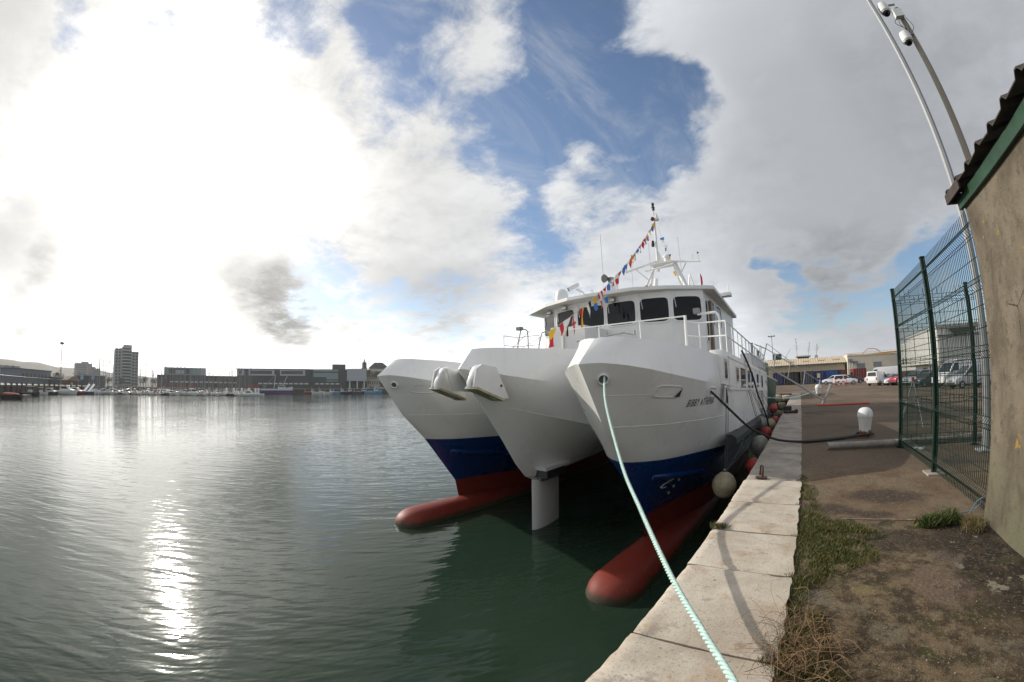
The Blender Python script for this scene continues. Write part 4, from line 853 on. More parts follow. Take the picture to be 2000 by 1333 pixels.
FL = [(.205, .58, .26, P2('yellow', 'red'), .7), (.255, .46, .28, PL('red', 'white'), .8), (.275, .62, .22, lambda u, v: 'white' if v < .35 else ('yellow' if u < .5 else 'black'), .3), (.305, .78, .16, PX_('white', 'red'), .5), (.345, .74, .24, PL('red', 'yellow'), .1), (.385, .62, .16, PL('white', 'black'), .6), (.42, .56, .26, P2('yellow', 'blue'), .3), (.455, .70, .20, PX_('red', 'white'), .5), (.485, .68, .22, P3('red', 'white', 'blue'), .3), (.51, .5, .16, P1('blue'), .6), (.545, .5, .22, PD('white', 'red'), .8), (.575, .66, .22, PD('white', 'red'), .8), (.59, .3, .3, P1('red'), .3), (.635, .42, .22, P1('blue'), .2), (.66, .46, .24, PL('blue', 'white'), .2), (.70, .5, .22, PL('red', 'orange'), .2), (.725, .4, .22, P1('orange'), .2), (.745, .44, .2, P2('blue', 'white'), .2), (.77, .3, .2, P2('blue', 'white'), .2), (.80, .42, .2, P2('red', 'white'), .3), (.83, .42, .2, P1('red'), .2), (.86, .4, .26, PL('red', 'white'), .7), (.885, .38, .24, PX_('white', 'red'), .6), (.925, .34, .22, P1('yellow'), .2), (.955, .34, .22, P1('blue'), .2), (.98, .42, .26, P2('yellow', 'red'), .3)]
for k, (t, l, w, pat, sh) in enumerate(FL):
    d = (hang(t + .01) - hang(t - .01)).normalized(); flag(fline, hang(t), d, l, w * .85, pat, sh, .5 if k % 2 else .75)
fl2 = thing('signal_flag_line', 'short tail of blue and yellow flags hanging aft of the masthead', 'flag line', (-7.2, 21.7, 11.0))
C0, D0 = Vector((-7.22, 21.7, 10.9)), Vector((-6.3, 24, 5.6))
MB().rod(C0, D0, .008, 4).build('halyard', mat('halyard_aft', (.5, .48, .42), .8), fl2)
for t, l, w, pat in ((.13, .35, .3, P2('blue', 'white')), (.22, .35, .3, P2('white', 'blue')), (.32, .42, .34, P2('black', 'yellow')), (.50, .34, .3, P1('yellow')), (.80, .5, .34, P1('yellow'))):
    flag(fl2, C0.lerp(D0, t), (D0 - C0).normalized(), l, w, pat, .3, .8)
t = tag(MB().loft([[(-4.86, 21.2, z), (-4.86 + w, 21.25, z)] for z, w in ((7.4, .02), (7.2, .09), (6.9, .10), (6.5, .02))], 0, closed=False).build('courtesy_flag', FC['red'], fix=False), 'furled dark red flag hanging under the right hand yard of the mast', 'flag')

# ---------------------------------------------------------------- ropes and fenders
def laid_rope(path, r, pitch, mats, seg=.012, strands=3):
    pts = curve(path, 14); L_ = [0.]
    for a, b_ in zip(pts, pts[1:]): L_.append(L_[-1] + (b_ - a).length)
    n = int(L_[-1] / seg); g = MB(); fine = []; k = 0
    for i in range(n + 1):
        s = L_[-1] * i / n
        while k < len(L_) - 2 and L_[k + 1] < s: k += 1
        fine.append((pts[k].lerp(pts[k + 1], (s - L_[k]) / max(1e-6, L_[k + 1] - L_[k])), s))
    for q in range(strands):
        line = []
        for i, (p, s) in enumerate(fine):
            t = (fine[min(i + 1, n)][0] - fine[max(i - 1, 0)][0]).normalized(); a = t.cross(Vector((0, 0, 1))).normalized(); b_ = a.cross(t)
            ph = 2 * PI * (s / pitch + q / strands); line.append(p + (a * math.cos(ph) + b_ * math.sin(ph)) * r * .55)
        g.tube(line, r * .50, 6)
    return g.build('mooring_rope', mats, smooth=True, angle=180, fix=False)
M_TURQ = mat('turquoise_rope', (.50, .68, .62), .7, var=.25, vscale=40)
o = laid_rope([(-3.72, 7.10, 1.74), (-3.60, 6.85, 1.71), (-3.02, 5.78, 1.27), (-2.05, 4.32, .637), (-1.39, 3.36, .424), (-.763, 2.44, .30), (-.35, 1.85, .29), (-.12, 1.5, .32), (.4, .6, .42), (1.2, -1.2, .5)], .0205, .115, M_TURQ)
tag(o, 'thick pale turquoise mooring rope running from the near bow past the camera', 'mooring rope')
o = MB().tube(curve([(-2.35, 9.85, 1.40), (-2.17, 9.78, 1.34), (-1.78, 9.88, .95), (-1.3, 10.05, .474), (-.95, 10.17, .27), (-.55, 10.3, .107), (.04, 10.5, .035), (.8, 10.85, .03), (1.45, 11.22, .05), (1.74, 11.25, .08), (1.98, 11.42, .08), (1.96, 11.66, .08), (1.74, 11.76, .08), (1.53, 11.62, .07), (1.50, 11.4, .06), (1.3, 11.2, .05), (.5, 10.8, .03), (.1, 10.6, .03)], 6), .030, 8).build('mooring_rope', M_BLACK, smooth=True)
tag(o, 'black mooring rope led from the hull over the coping to the near bollard', 'mooring rope')
o = MB().tube(curve([(-2.0, 14.4, 2.6), (-1.9, 14.7, 2.30), (-1.8, 15.8, 1.68), (-1.7, 16.5, 1.0), (-1.5, 17.0, .35), (-1.35, 17.3, -.3), (-1.3, 17.5, -1.2)], 6), .035, 8).build('hose', M_BLACK, smooth=True)
tag(o, 'black hose hanging down the quay side of the white ship', 'hose')
M_THIN = mat('thin_rope', (.05, .05, .05), .8); M_CREAM = mat('cream_fender', (.36, .30, .195), .55, var=.35, vscale=5); M_FGREY = mat('grey_fender', (.30, .30, .25), .6, var=.35, vscale=5); M_FRED = mat('orange_red_fender', (.36, .035, .02), .5, var=.3, vscale=5)
def fender(x, y, z, r, m, top, label):
    f = thing('fender', label, 'fender', (x, y, z), 'ball fenders between ship and quay')
    MB().lathe([(.02, -r * 1.05), (r * .45, -r * .95), (r * .8, -r * .65), (r, -.1 * r), (r * .96, r * .3), (r * .75, r * .72), (r * .4, r * 1.0), (r * .16, r * 1.12), (r * .12, r * 1.3), (.01, r * 1.32)], (x, y, z), 22).build('ball', m, f, smooth=True)
    MB().lathe([(r * .19, r * 1.10), (r * .17, r * 1.2), (r * .05, r * 1.36)], (x, y, z), 10).build('collar', M_DKGREY, f)
    g = MB().rod((x, y, z + r * 1.3), top, .011, 5); g.rod((x + .05, y + .03, z + r * 1.3), (top[0] + .03, top[1] + .14, top[2] + .03), .009, 5); g.build('lanyard', M_THIN, f)
fender(-1.88, 10.2, -1.06, .32, M_CREAM, (-1.93, 10.55, 1.16), 'large cream ball fender hanging nearest the camera between hull and quay')
fender(-1.45, 14.8, -.78, .36, M_FGREY, (-1.92, 15.2, 1.2), 'big grey ball fender hanging by the middle of the ship side')
fender(-1.38, 16.6, -.58, .27, M_FRED, (-1.92, 16.4, 1.1), 'red orange ball fender touching the coping just beyond the big grey fender')
fender(-1.72, 18.3, -.36, .30, M_FGREY, (-1.92, 18.2, 1.0), 'grey ball fender tucked under the rubbing strake beyond the red fender')
fender(-1.40, 19.2, -.52, .28, M_CREAM, (-1.92, 19.0, 1.0), 'dull cream ball fender close to the quay face beside the grey one')
fender(-1.22, 19.9, -.40, .22, M_FRED, (-1.92, 20.0, 1.0), 'small red fender half hidden behind the coping edge')
fender(-1.32, 11.6, -.82, .22, M_FRED, (-1.92, 11.9, 0.1), 'dark red fender low in the shadow beside the iron mooring ring')
fender(-1.5, 22.8, -.02, .24, M_FRED, (-1.95, 23.2, 1.5), 'bright red ball fender floating free near the stern of the ship')
fender(-1.9, 20.6, -.15, .24, M_FGREY, (-1.93, 20.6, 1.0), 'small grey fender farthest along the ship side')
# aluminium gangway at the stern
M_ALU = mat('aluminium', (.36, .37, .38), .42, .4, var=.15)
gw = thing('gangway', 'aluminium gangway sloping from the ship stern down to the quay', 'gangway', (1.2, 24.6, 0))
for y in (24.2, 25.0):
    MB().tube([(-2.6, y, 2.72), (1.25, y, .30)], .05, 6).build('stringer', M_ALU, gw); MB().tube([(-2.6, y, 3.62), (-1.9, y, 3.3), (1.1, y, 1.32)], .02, 6).build('handrail', M_ALU, gw)
    for k in range(5): q = k / 4; x = lerp(-2.4, 1.0, q); z = lerp(2.6, .46, q); MB().rod((x, y, z), (x + .18, y, z + .92), .026).build('stanchion', M_ALU, gw)
g = MB()
for k in range(18): q = k / 17; x = lerp(-2.5, 1.15, q); z = lerp(2.64, .35, q); g.box(x - .07, x + .07, 24.2, 25.0, z - .02, z + .02)
g.build('tread_deck', M_ALU, gw); MB().tube([(1.3, 24.2, .03), (1.78, 24.2, 1.08)], .04).tube([(1.3, 25, .03), (1.78, 25, 1.08)], .04).rod((1.78, 24.2, 1.08), (1.78, 25, 1.08), .04).rod((1.3, 24.2, .03), (1.3, 25, .03), .05).build('foot_frame', M_ALU, gw)
MB().tube([(-2.3, 24.4, 2.0), (-1.85, 24.4, 3.6)], .035).rod((-1.85, 24.4, 3.6), (.2, 24.4, 1.9), .018).build('hoist_frame', M_ALU, gw)
o = MB().tube(curve([(-2.3, 24.0, .55), (-.6, 27, .32), (1.4, 34.8, .45)], 8), .03, 6).build('mooring_rope', M_TURQ, smooth=True); tag(o, 'thin pale stern rope stretched level from the ship to the far bollard', 'mooring rope')
# ---------------------------------------------------------------- vehicles in the yard
M_TYRE = mat('tyre', (.02, .02, .02), .8); M_RIM = mat('wheel_rim', (.35, .35, .36), .35, .6); M_CARGL = mat('car_glass', (.02, .025, .03), .08); M_LAMP = mat('headlamp', (.62, .64, .66), .15); M_TAIL = mat('tail_lamp', (.35, .01, .01), .3); M_TRIM = mat('black_trim', (.025, .025, .027), .6)
def paint(n, c, r=.3): return mat('car_paint_' + n, c, r, coat=.6)
CP_ = dict(white=paint('white', (.72, .72, .72)), silver=paint('silver', (.42, .43, .45), .35), grey=paint('grey', (.20, .21, .22)), red=paint('red', (.36, .012, .025)), black=paint('black', (.015, .015, .018)), dark=paint('dark_blue', (.02, .025, .045)))
def car(kind, label, cat='car'):
    """nose towards +x, wheels on z = 0"""
    P = {'hatch': dict(L=3.8, W=1.64, belt=.88, body=[(-1.88, .32), (-1.9, .62), (-1.84, .9), (.82, .92), (1.55, .80), (1.86, .62), (1.9, .34)], cab=[(-1.82, .88), (-1.5, 1.36), (-1.0, 1.44), (.05, 1.43), (.95, .90)], wh=(-1.2, 1.22), wr=.29),
         'suv': dict(L=4.3, W=1.8, belt=1.02, body=[(-2.1, .38), (-2.14, .8), (-2.06, 1.04), (.9, 1.04), (1.85, .94), (2.1, .74), (2.12, .4)], cab=[(-2.0, 1.02), (-1.75, 1.58), (-1.2, 1.66), (.1, 1.64), (1.0, 1.02)], wh=(-1.3, 1.34), wr=.34),
         'small_van': dict(L=4.1, W=1.7, belt=1.0, body=[(-2.0, .35), (-2.05, .7), (-2.03, 1.06), (1.05, 1.02), (1.7, .86), (1.98, .64), (2.0, .36)], cab=[(-2.02, 1.04), (-1.98, 1.74), (-1.7, 1.82), (.3, 1.78), (1.15, 1.0)], wh=(-1.25, 1.32), wr=.31),
         'big_van': dict(L=5.6, W=2.0, belt=1.25, body=[(-2.8, .42), (-2.85, .8), (-2.82, 1.3), (1.75, 1.28), (2.4, 1.12), (2.75, .84), (2.8, .42)], cab=[(-2.8, 1.28), (-2.78, 2.34), (-2.55, 2.45), (.7, 2.42), (1.25, 2.2), (2.05, 1.25)], wh=(-1.7, 1.85), wr=.35)}[kind]
    root = thing(kind_names[kind], label, cat, (0, 0, 0)); W = P['W'] / 2; b_ = P['body']; c_ = P['cab']
    g = MB(); yr = [(-1, .0), (-.96, .05), (-.5, .06), (.5, .06), (.96, .05), (1, 0)]
    rings = []
    for s, e in ((-1, .06), (-.97, 0), (.97, 0), (1, .06)):
        rings.append([(x - math.copysign(e, x), s * W, z - (e * .5 if z > .6 else -e * .3)) for x, z in b_])
    g.loft(rings, 0)
    rr_ = []
    for s, ins in ((-1, .0), (1, .0)): pass
    top = [z for _, z in c_]; zb = min(top); zt = max(top)
    def cabring(s, k): return [(x * k, s * W * (1 - .16 * (z - zb) / (zt - zb)) * .965 * abs(k), z) for x, z in c_]
    g.loft([cabring(-1, 1.), cabring(1, 1.)], 0)
    body = g.build('body', CP_['white'], root, smooth=True, angle=30, bevel=.03)
    # glazing a few millimetres proud of the cab
    g = MB()
    def side_glass(s, x0, x1, lo, hi, nm):
        def xa(z, i):                                                     # cab outline at height z, rear (0) / front (1)
            pts = c_ if i else list(reversed(c_)); seq = [(q[1], q[0]) for q in (reversed(c_) if i else c_)]; return interp([(a, b) for a, b in sorted(seq[:3])], z)[0]
        out = []
        for z in (lo, hi):
            w = W * (1 - .16 * (z - zb) / (zt - zb)) * .965 + .006; r0, r1 = max(x0, xa(z, 0) + .10), min(x1, xa(z, 1) - .12); out.append(((r0, s * w, z), (r1, s * w, z)))
        MB().quad(out[0][0], out[0][1], out[1][1], out[1][0]).build(nm, M_CARGL, root, fix=False)
    lo, hi = zb + .06, zt - .10
    for s in (-1, 1):
        if kind in ('hatch', 'suv'): side_glass(s, -9, -.32, lo, hi, 'side_window'); side_glass(s, -.24, 9, lo, hi, 'side_window')
        elif kind == 'small_van': side_glass(s, .05, 9, lo + .1, hi - .05, 'side_window')
        else: side_glass(s, .75, 9, lo + .1, hi - .25, 'side_window')
    (xa_, za_), (xb_, zb_) = c_[-2], c_[-1]; q0, q1 = .08, .94
    def fr(t, s): x, z = lerp(xb_, xa_, t), lerp(zb_, za_, t); return (x + .012, s * (W * (1 - .16 * (z - zb) / (zt - zb)) * .965 - .09), z + .008)
    MB().quad(fr(q0, -1), fr(q0, 1), fr(q1, 1), fr(q1, -1)).build('windscreen', M_CARGL, root, fix=False)
    if kind != 'big_van':
        (xa_, za_), (xb_, zb_) = c_[1], c_[0]
        def rr2(t, s): x, z = lerp(xb_, xa_, t), lerp(zb_, za_, t); return (x - .012, s * (W * (1 - .16 * (z - zb) / (zt - zb)) * .965 - .12), z + .004)
        MB().quad(rr2(.25, -1), rr2(.25, 1), rr2(.92, 1), rr2(.92, -1)).build('rear_window', M_CARGL, root, fix=False)
    xf, xr = b_[-2][0], b_[1][0]
    for s in (-1, 1):
        MB().box(xf - .22, xf - .015, s * (W - .22) - .16, s * (W - .22) + .16, b_[-2][1] - .04, b_[-2][1] + .10).build('headlight', M_LAMP, root, bevel=.02)
        MB().box(xr - .012, xr + .1, s * (W - .16) - .09, s * (W - .16) + .09, b_[1][1] + .02, b_[2][1] - .02).build('tail_light', M_TAIL, root, bevel=.01)
        MB().box(c_[-1][0] - .35, c_[-1][0] - .2, s * (W + .1) - .07, s * (W + .1) + .07, zb + .05, zb + .2).build('wing_mirror', M_TRIM, root, bevel=.02)
        for x in P['wh']:
            w = MB().tube([(x, s * (W - .17), P['wr']), (x, s * (W + .012), P['wr'])], P['wr'], 20).build('wheel', M_TYRE, root, bevel=.015)
            MB().tube([(x, s * (W + .010), P['wr']), (x, s * (W + .022), P['wr'])], P['wr'] * .62, 14).build('rim', M_RIM, w)
    MB().box(xf - .06, xf + .03, -W * .8, W * .8, .34, .52).box(xf - .04, xf + .035, -.35, .35, .58, .66).build('bumper', M_TRIM, root, bevel=.02)
    return root
kind_names = {'hatch': 'parked_car', 'suv': 'parked_car', 'small_van': 'small_van', 'big_van': 'delivery_van'}
first = {}
def park(kind, x, y, rz, col, label, s=1.):
    cat = {'hatch': 'car', 'suv': 'car', 'small_van': 'van', 'big_van': 'van'}[kind]
    if kind not in first:
        o = first[kind] = car(kind, label, cat)
        KID[o.name] = kids(o)
        for ch in KID[o.name]: KID[ch.name] = kids(ch)
    else:
        o = dup(first[kind], (0, 0, 0)); o['label'] = label
    o.location = (x, y, 0); o.rotation_euler = (0, 0, R(rz)); o.scale = (s,) * 3; o['group'] = 'vehicles parked in the yard'
    for ch in kids(o):
        if ch.name.startswith('body'): ch.material_slots[0].link = 'OBJECT'; ch.material_slots[0].material = CP_[col]
    return o
for a in [('hatch', 6.3, 79.5, 172, 'white', 'white hatchback parked just behind the other white hatchback near the blue container', 1.1),
          ('hatch', 7.55, 70.5, -4, 'white', 'white hatchback parked side on nearest the red and white barrier', 1.1),
          ('hatch', 9.8, 78, 0, 'dark', 'dark car half hidden behind the white hatchback, before the red container', 1.05),
          ('big_van', 13.4, 69, 176, 'white', 'long white high roofed delivery van parked side on behind the smaller white van', 1.0),
          ('small_van', 10.9, 58.2, 52, 'white', 'small white panel van parked at an angle with its rear to the quay', 1.0),
          ('hatch', 12.35, 57.6, 200, 'silver', 'silver hatchback squeezed between the small white van and the red car', 1.0),
          ('hatch', 12.9, 55.6, 214, 'white', 'white car nose on beside the red car', .95),
          ('suv', 13.6, 54.6, 205, 'red', 'red car in the row of parked cars behind the fence post', 1.0),
          ('hatch', 14.4, 52.4, 202, 'grey', 'grey car parked to the right of the red car', 1.1),
          ('hatch', 14.2, 49.4, 200, 'silver', 'silver saloon third from the red car seen through the mesh', 1.1),
          ('suv', 14.3, 46.8, 208, 'silver', 'silver off roader parked beside the big white van in the mesh', 1.0),
          ('hatch', 13.6, 44.6, 205, 'dark', 'small dark car with bright headlamps in front of the silver off roader', .95),
          ('big_van', 15.9, 41.6, 200, 'white', 'big white high roofed van facing the camera behind the mesh fence', .98),
          ('small_van', 15.0, 36.6, 190, 'silver', 'silver pickup like van parked nearest the white lamp post', 1.0)]: park(*a)

# ---------------------------------------------------------------- warehouse with its open bays, and containers
M_TANW = mat('warehouse_cladding', (.46, .38, .25), .7, var=.15, vscale=2); M_TANR = mat('warehouse_roof', (.52, .41, .27), .6, var=.15, vscale=1.5); M_BLUEG = mat('blue_gutter', (.10, .14, .19), .5); M_DARKIN = mat('dark_interior', (.035, .033, .03), .9); M_PIL = mat('pale_pillar', (.42, .36, .26), .8, var=.2); M_LIGHTP = mat('rooflight', (.40, .28, .16), .4); M_OFFW = mat('off_white_wall', (.58, .54, .45), .8, var=.12, vscale=1.5)
wh = thing('warehouse', 'long low tan warehouse with corrugated roof and open bays behind the yard', 'warehouse', (0, 100, 0))
g = MB(); xs = frange(-16, 11, .18); rows = [[(x, 100 + .04 * (i % 2), z) for i, x in enumerate(xs)] for z in (2.75, 4.25)]; g.loft(rows, 0, closed=False); g.box(-16, 11, 100.1, 108, 2.9, 4.2); g.build('cladding', M_TANW, wh, fix=False)
g = MB(); xs = frange(-16.2, 11.2, .3); rows = [[(x, y, z + .07 * (i % 2)) for i, x in enumerate(xs)] for y, z in ((99.5, 4.30), (107, 6.0))]; g.loft(rows, 0, closed=False); rr3 = [[(x, y, z - .05) for x, y, z in r] for r in rows]; g.loft(rr3, 0, closed=False); rf = g.build('roof', M_TANR, wh, fix=False)
for k in range(7): x = -14 + 3.7 * k; Mx = Matrix.Translation((x, 103.2, 5.22)) @ Matrix.Rotation(math.atan2(1.7, 7.5), 4, 'X'); MB().box(0, 1.7, -.55, .55, .02, .05, 0, Mx).build('rooflight', M_LIGHTP, rf)
MB().box(-16.2, 11.2, 99.38, 99.5, 4.16, 4.36).build('gutter', M_BLUEG, wh); MB().box(10.85, 10.97, 99.8, 99.95, 0, 4.2).build('downpipe', M_DARKIN, wh)
MB().box(-16, 11, 107.6, 108, 0, 5.9).build('back_wall', M_DARKIN, wh)
for x in (-16, -11, -6.6, -3.9, .2, 4.2, 10.6): MB().box(x, x + .5, 100.0, 100.5, 0, 2.75).build('pillar', M_PIL, wh)
MB().box(-9.5, -6.6, 99.9, 100.3, 0, 2.75).build('bay_wall', M_TANW, wh)
ann = thing('workshop', 'flat fronted beige workshop with two grey windows joined to the warehouse end', 'workshop', (17, 98, 0))
MB().prism([(11.3, 0), (24, 0), (24, 5.5), (11.3, 6.0)], 98, 106, 'y').build('wall', M_OFFW, ann)
for x0, x1, z0, z1 in ((13.4, 15.2, 2.9, 3.75), (17.3, 19.1, 3.0, 3.9)):
    f = MB().box(x0 - .08, x1 + .08, 97.95, 97.998, z0 - .08, z1 + .08).build('window', M_GREYP, ann); MB().box(x0, x1, 97.93, 97.949, z0, z1).build('pane', mat('grey_window', (.16, .18, .19), .3), f)
MB().box(11.2, 24.1, 97.8, 98.05, 5.0 + .5, 5.62).build('cornice', mat('ochre_trim', (.50, .33, .10), .6), ann); MB().box(11.35, 12.4, 97.2, 97.95, 4.3, 4.9).box(12.5, 13.6, 97.4, 97.95, 4.0, 4.4).build('air_unit', M_GREYP, ann)
g = MB(); g.rod((11.6, 97.6, 2.7), (11.6, 97.6, 4.4), .06).rod((12.1, 97.6, 2.7), (12.5, 97.6, 4.6), .06); [g.rod((11.6, 97.6, 2.8 + .3 * k), (12.2, 97.6, 2.8 + .3 * k), .03) for k in range(5)]; g.build('ladder', M_WHITEP, ann)
def container(x0, x1, y, h, col, label, d=6.):
    m = mat('container_paint', col, .6, var=.3, vscale=2); c = thing('shipping_container', label, 'container', ((x0 + x1) / 2, y, 0), 'containers before the warehouse bays'); g = MB(); n = int((x1 - x0) / .14); pts = [(lerp(x0, x1, i / n), y + (.045 if i % 4 in (1, 2) else 0)) for i in range(n + 1)]
    g.loft([[(x, yy_, z) for x, yy_ in pts] for z in (.12, h - .08)], 0, closed=False); g.box(x0 + .02, x1 - .02, y + .06, y + d, .1, h - .02); g.build('shell', m, c, fix=False)
    MB().box(x0 - .03, x1 + .03, y - .03, y + .06, h - .1, h).box(x0 - .03, x1 + .03, y - .03, y + .06, 0, .14).box(x0 - .03, x0 + .07, y - .03, y + .06, .14, h - .1).box(x1 - .07, x1 + .03, y - .03, y + .06, .14, h - .1).build('frame', m, c)
    for q in (.2, .42, .58, .8): MB().rod((lerp(x0, x1, q), y - .05, .2), (lerp(x0, x1, q), y - .05, h - .15), .022, 5).build('locking_bar', M_GREYP, c)
for a in [(-5.75, -3.65, 90, 2.55, (.012, .022, .09), 'navy container leftmost under the warehouse eave'), (-3.3, -.25, 90, 2.55, (.018, .016, .016), 'black container between the navy and slate ones'), (.35, 3.05, 90, 2.55, (.045, .055, .075), 'slate grey container in the middle of the row'), (3.3, 5.3, 90, 2.6, (.014, .03, .16), 'royal blue container with a pale notice on its door'), (5.45, 8.5, 90.4, 2.65, (.012, .07, .26), 'bright blue container standing behind the white hatchbacks'), (8.6, 10.0, 90, 2.6, (.13, .018, .018), 'narrow dark red container beside the dark gap'), (11.3, 13.9, 88, 2.65, (.17, .02, .02), 'red brown corrugated container next to the white delivery van')]: container(*a)
o = tag(MB().box(3.75, 4.35, 89.85, 89.9, 1.2, 2.1).build('notice_board', mat('notice', (.55, .5, .3), .7), bevel=.01), 'small pale notice fixed to the royal blue container', 'notice')
# pale hangar block on the right
M_CLAD = mat('pale_corrugated', (.74, .73, .69), .6, var=.12, vscale=1); M_CLAD2 = mat('grey_corrugated', (.52, .52, .50), .6, var=.12, vscale=1); M_WIN = mat('building_window', (.05, .055, .06), .15)
off = thing('office_block', 'white two storey block with a row of small windows and a dark loading door', 'office block', (22, 78, 0))
MB().prism([(62.2, 0), (93, 0), (93, 6.9), (62.2, 6.7)], 22, 34, 'x').build('wall', M_CLAD, off); g = MB(); [g.box(21.94, 22.0 - .003, y, y + .09, 4.6, 6.6) for y in frange(62.5, 92.6, .75)]; g.box(21.9, 21.995, 62.2, 93, 4.48, 4.58); g.build('cladding', M_CLAD, off)
for y0, w in ((90.5, 1.1), (88, 1.1), (85.6, 1.1), (77, 1.3), (74.2, 1.3), (71.0, 1.3), (68, 1.2), (65, 1.2)):
    f = MB().box(21.93, 21.99, y0 - .06, y0 + w + .06, 2.84, 4.16).build('window', M_WHITEP, off); MB().box(21.91, 21.929, y0, y0 + w, 2.9, 4.1).build('pane', M_WIN, f)
MB().box(21.92, 21.99, 79.8, 84, .9, 4.2).build('loading_door', M_DARKIN, off); MB().box(21.88, 21.99, 62.3, 93, 2.35, 2.5).build('string_course', M_CLAD2, off)
hg = thing('hangar', 'tall pale corrugated hangar with a dark canopy seen through the mesh fence', 'hangar', (26, 62, 0))
g = MB(); g.prism([(20.8, 0), (38, 0), (38, 7.4), (20.8, 7.1)], 62.0, 80, 'y'); g.build('wall', M_CLAD, hg); g = MB(); xs = frange(20.85, 33, .17); g.loft([[(x, 61.96 - .05 * (i % 2), z) for i, x in enumerate(xs)] for z in (2.2, 5.9)], 0, closed=False); g.build('cladding', M_CLAD2, hg, fix=False)
MB().box(20.7, 33, 61.8, 61.95, 5.92, 6.06).build('gutter', M_DKGREY, hg); MB().prism([(22.4, 6.75), (26.4, 6.85), (26.3, 6.35), (24.2, 6.3), (23.9, 5.95), (23.5, 6.0)], 61.0, 61.94, 'y').build('canopy', M_DKGREY, hg); f = MB().box(27.2, 27.9, 61.82, 61.9, 3.2, 4.3).build('window', M_DKGREY, hg); MB().box(20.6, 38.2, 61.7, 80, 7.1, 7.45).build('roof', M_CLAD2, hg)
kb = thing('site_cabin', 'small white cabin with an ochre roof edge in front of the office block', 'cabin', (18.5, 63, 0)); MB().box(17.2, 20.3, 62, 65, 0, 2.1).build('wall', M_WHITEP, kb); MB().box(17.1, 20.4, 61.9, 65.1, 2.1, 2.28).build('roof', mat('ochre_edge', (.48, .30, .09), .6), kb); MB().box(18.2, 18.9, 61.95, 61.998, .1, 1.9).build('door', M_GREYP, kb)
# travelling hoist beam, floodlight mast, barrier, boats beyond the warehouse
M_ORG = mat('crane_yellow', (.55, .27, .03), .55, var=.15)
cr = thing('gantry_crane', 'orange yellow gantry beam with a raised trapezoid frame above the workshop roof', 'crane', (20, 118, 0))
MB().prism([(12.6, 6.15), (28.5, 6.6), (28.5, 7.0), (12.6, 6.45)], 117.8, 118.4, 'y').build('beam', M_ORG, cr)
MB().tube([(17.9, 118.1, 6.75), (19.4, 118.1, 7.95), (21.6, 118.1, 7.9), (23.0, 118.1, 6.95)], .11, 6).build('trestle', M_ORG, cr)
for x in (13, 27.6): MB().box(x, x + .4, 117.9, 118.3, 0, 6.3).build('leg', M_ORG, cr)
g = MB(); [g.rod((13 + .75 * k, 118.1, 6.4), (13 + .75 * k, 118.1, 6.95 + .02 * k), .03, 4) for k in range(20)]; g.tube([(13, 118.1, 6.95), (27.5, 118.1, 7.35)], .03, 4); g.build('catwalk_rail', M_ORG, cr)
fm = thing('floodlight_mast', 'slim grey floodlight mast with three lamps above the warehouse roof', 'floodlight mast', (-6.9, 110, 0)); MB().tube([(-6.9, 110, 0), (-6.9, 110, 12.3)], [.16, .08], 8).build('pole', M_GALV, fm, smooth=True); MB().rod((-7.6, 110, 12.2), (-6.2, 110, 12.3), .06).build('crossarm', M_GALV, fm)
for x in (-7.6, -6.9, -6.2): MB().box(x - .24, x + .24, 109.7, 110.1, 12.25, 12.5).build('lamp_head', M_DKGREY, fm, bevel=.04)
ba = thing('barrier', 'red and white slatted barrier standing on the yard before the white hatchback', 'barrier', (6.0, 62.5, 0)); M_BW = mat('barrier_white', (.7, .7, .7), .5); M_BR = mat('barrier_red', (.5, .03, .02), .5)
for k, z in enumerate((.25, .6, .95)):
    g = MB(); [g.box(5.2 + .35 * q, 5.55 + .35 * q, 62.46, 62.54, z, z + .14, (q + k) % 2) for q in range(5)]; g.build('slat', (M_BR, M_BW), ba)
for x in (5.25, 6.85): MB().box(x, x + .07, 62.4, 62.6, 0, 1.1).build('post', M_BR, ba)
M_HGREEN = mat('green_hull', (.010, .060, .036), .5, var=.3); M_CREAMS = mat('weathered_white', (.55, .55, .52), .55, var=.15)
def mast_gear(root, x, y, z0, z1, lean=0., nm='mast'):
    mm = MB().tube([(x, y, z0), (x + lean, y, z1)], [.16, .06], 7).build(nm, M_CREAMS, root); n = 4
    for k in range(n): z = lerp(z0, z1, .45 + .5 * k / (n - 1)); xx = lerp(x, x + lean, (z - z0) / (z1 - z0)); MB().box(xx - .55 + .1 * k, xx + .5 - .1 * k, y - .1, y + .1, z - .06, z + .06).ball((xx + .4 - .1 * k, y, z + .18), .16, 8).build('radar_bar', M_CREAMS, mm)
    MB().ball((x + lean, y, z1), .14, 8).build('lamp', M_DKGREY, mm)
def ridge_boat(x, y, w, label, sup, zs):
    b_ = thing('trawler', label, 'trawler', (x, y, 0)); MB().prism([(x - w, .1), (x + w, .1), (x + w * 1.1, 4.5), (x - w * 1.1, 4.5)], y, y + 16, 'y').build('hull', sup, b_); return b_
t1 = ridge_boat(1.5, 138, 3.2, 'dark trawler wheelhouse with two spiky masts showing above the warehouse roof', M_DKGREY, 0); MB().prism([(-.4, 4.4), (3.2, 4.4), (3.4, 7.7), (-.5, 7.9)], 139, 144, 'y').build('wheelhouse', M_DKGREY, t1); MB().box(-1.0, 3.9, 138.6, 144.4, 7.9, 8.25).build('wheelhouse_roof', M_CREAMS, t1)
for k in range(4): MB().box(-.25 + .9 * k, .45 + .9 * k, 138.95, 138.99, 6.4, 7.3).build('wheelhouse_window', M_GLASSD, t1)
mast_gear(t1, -.6, 140, 7.9, 13.8, -.1); mast_gear(t1, 3.0, 140, 7.9, 12.3, .8)
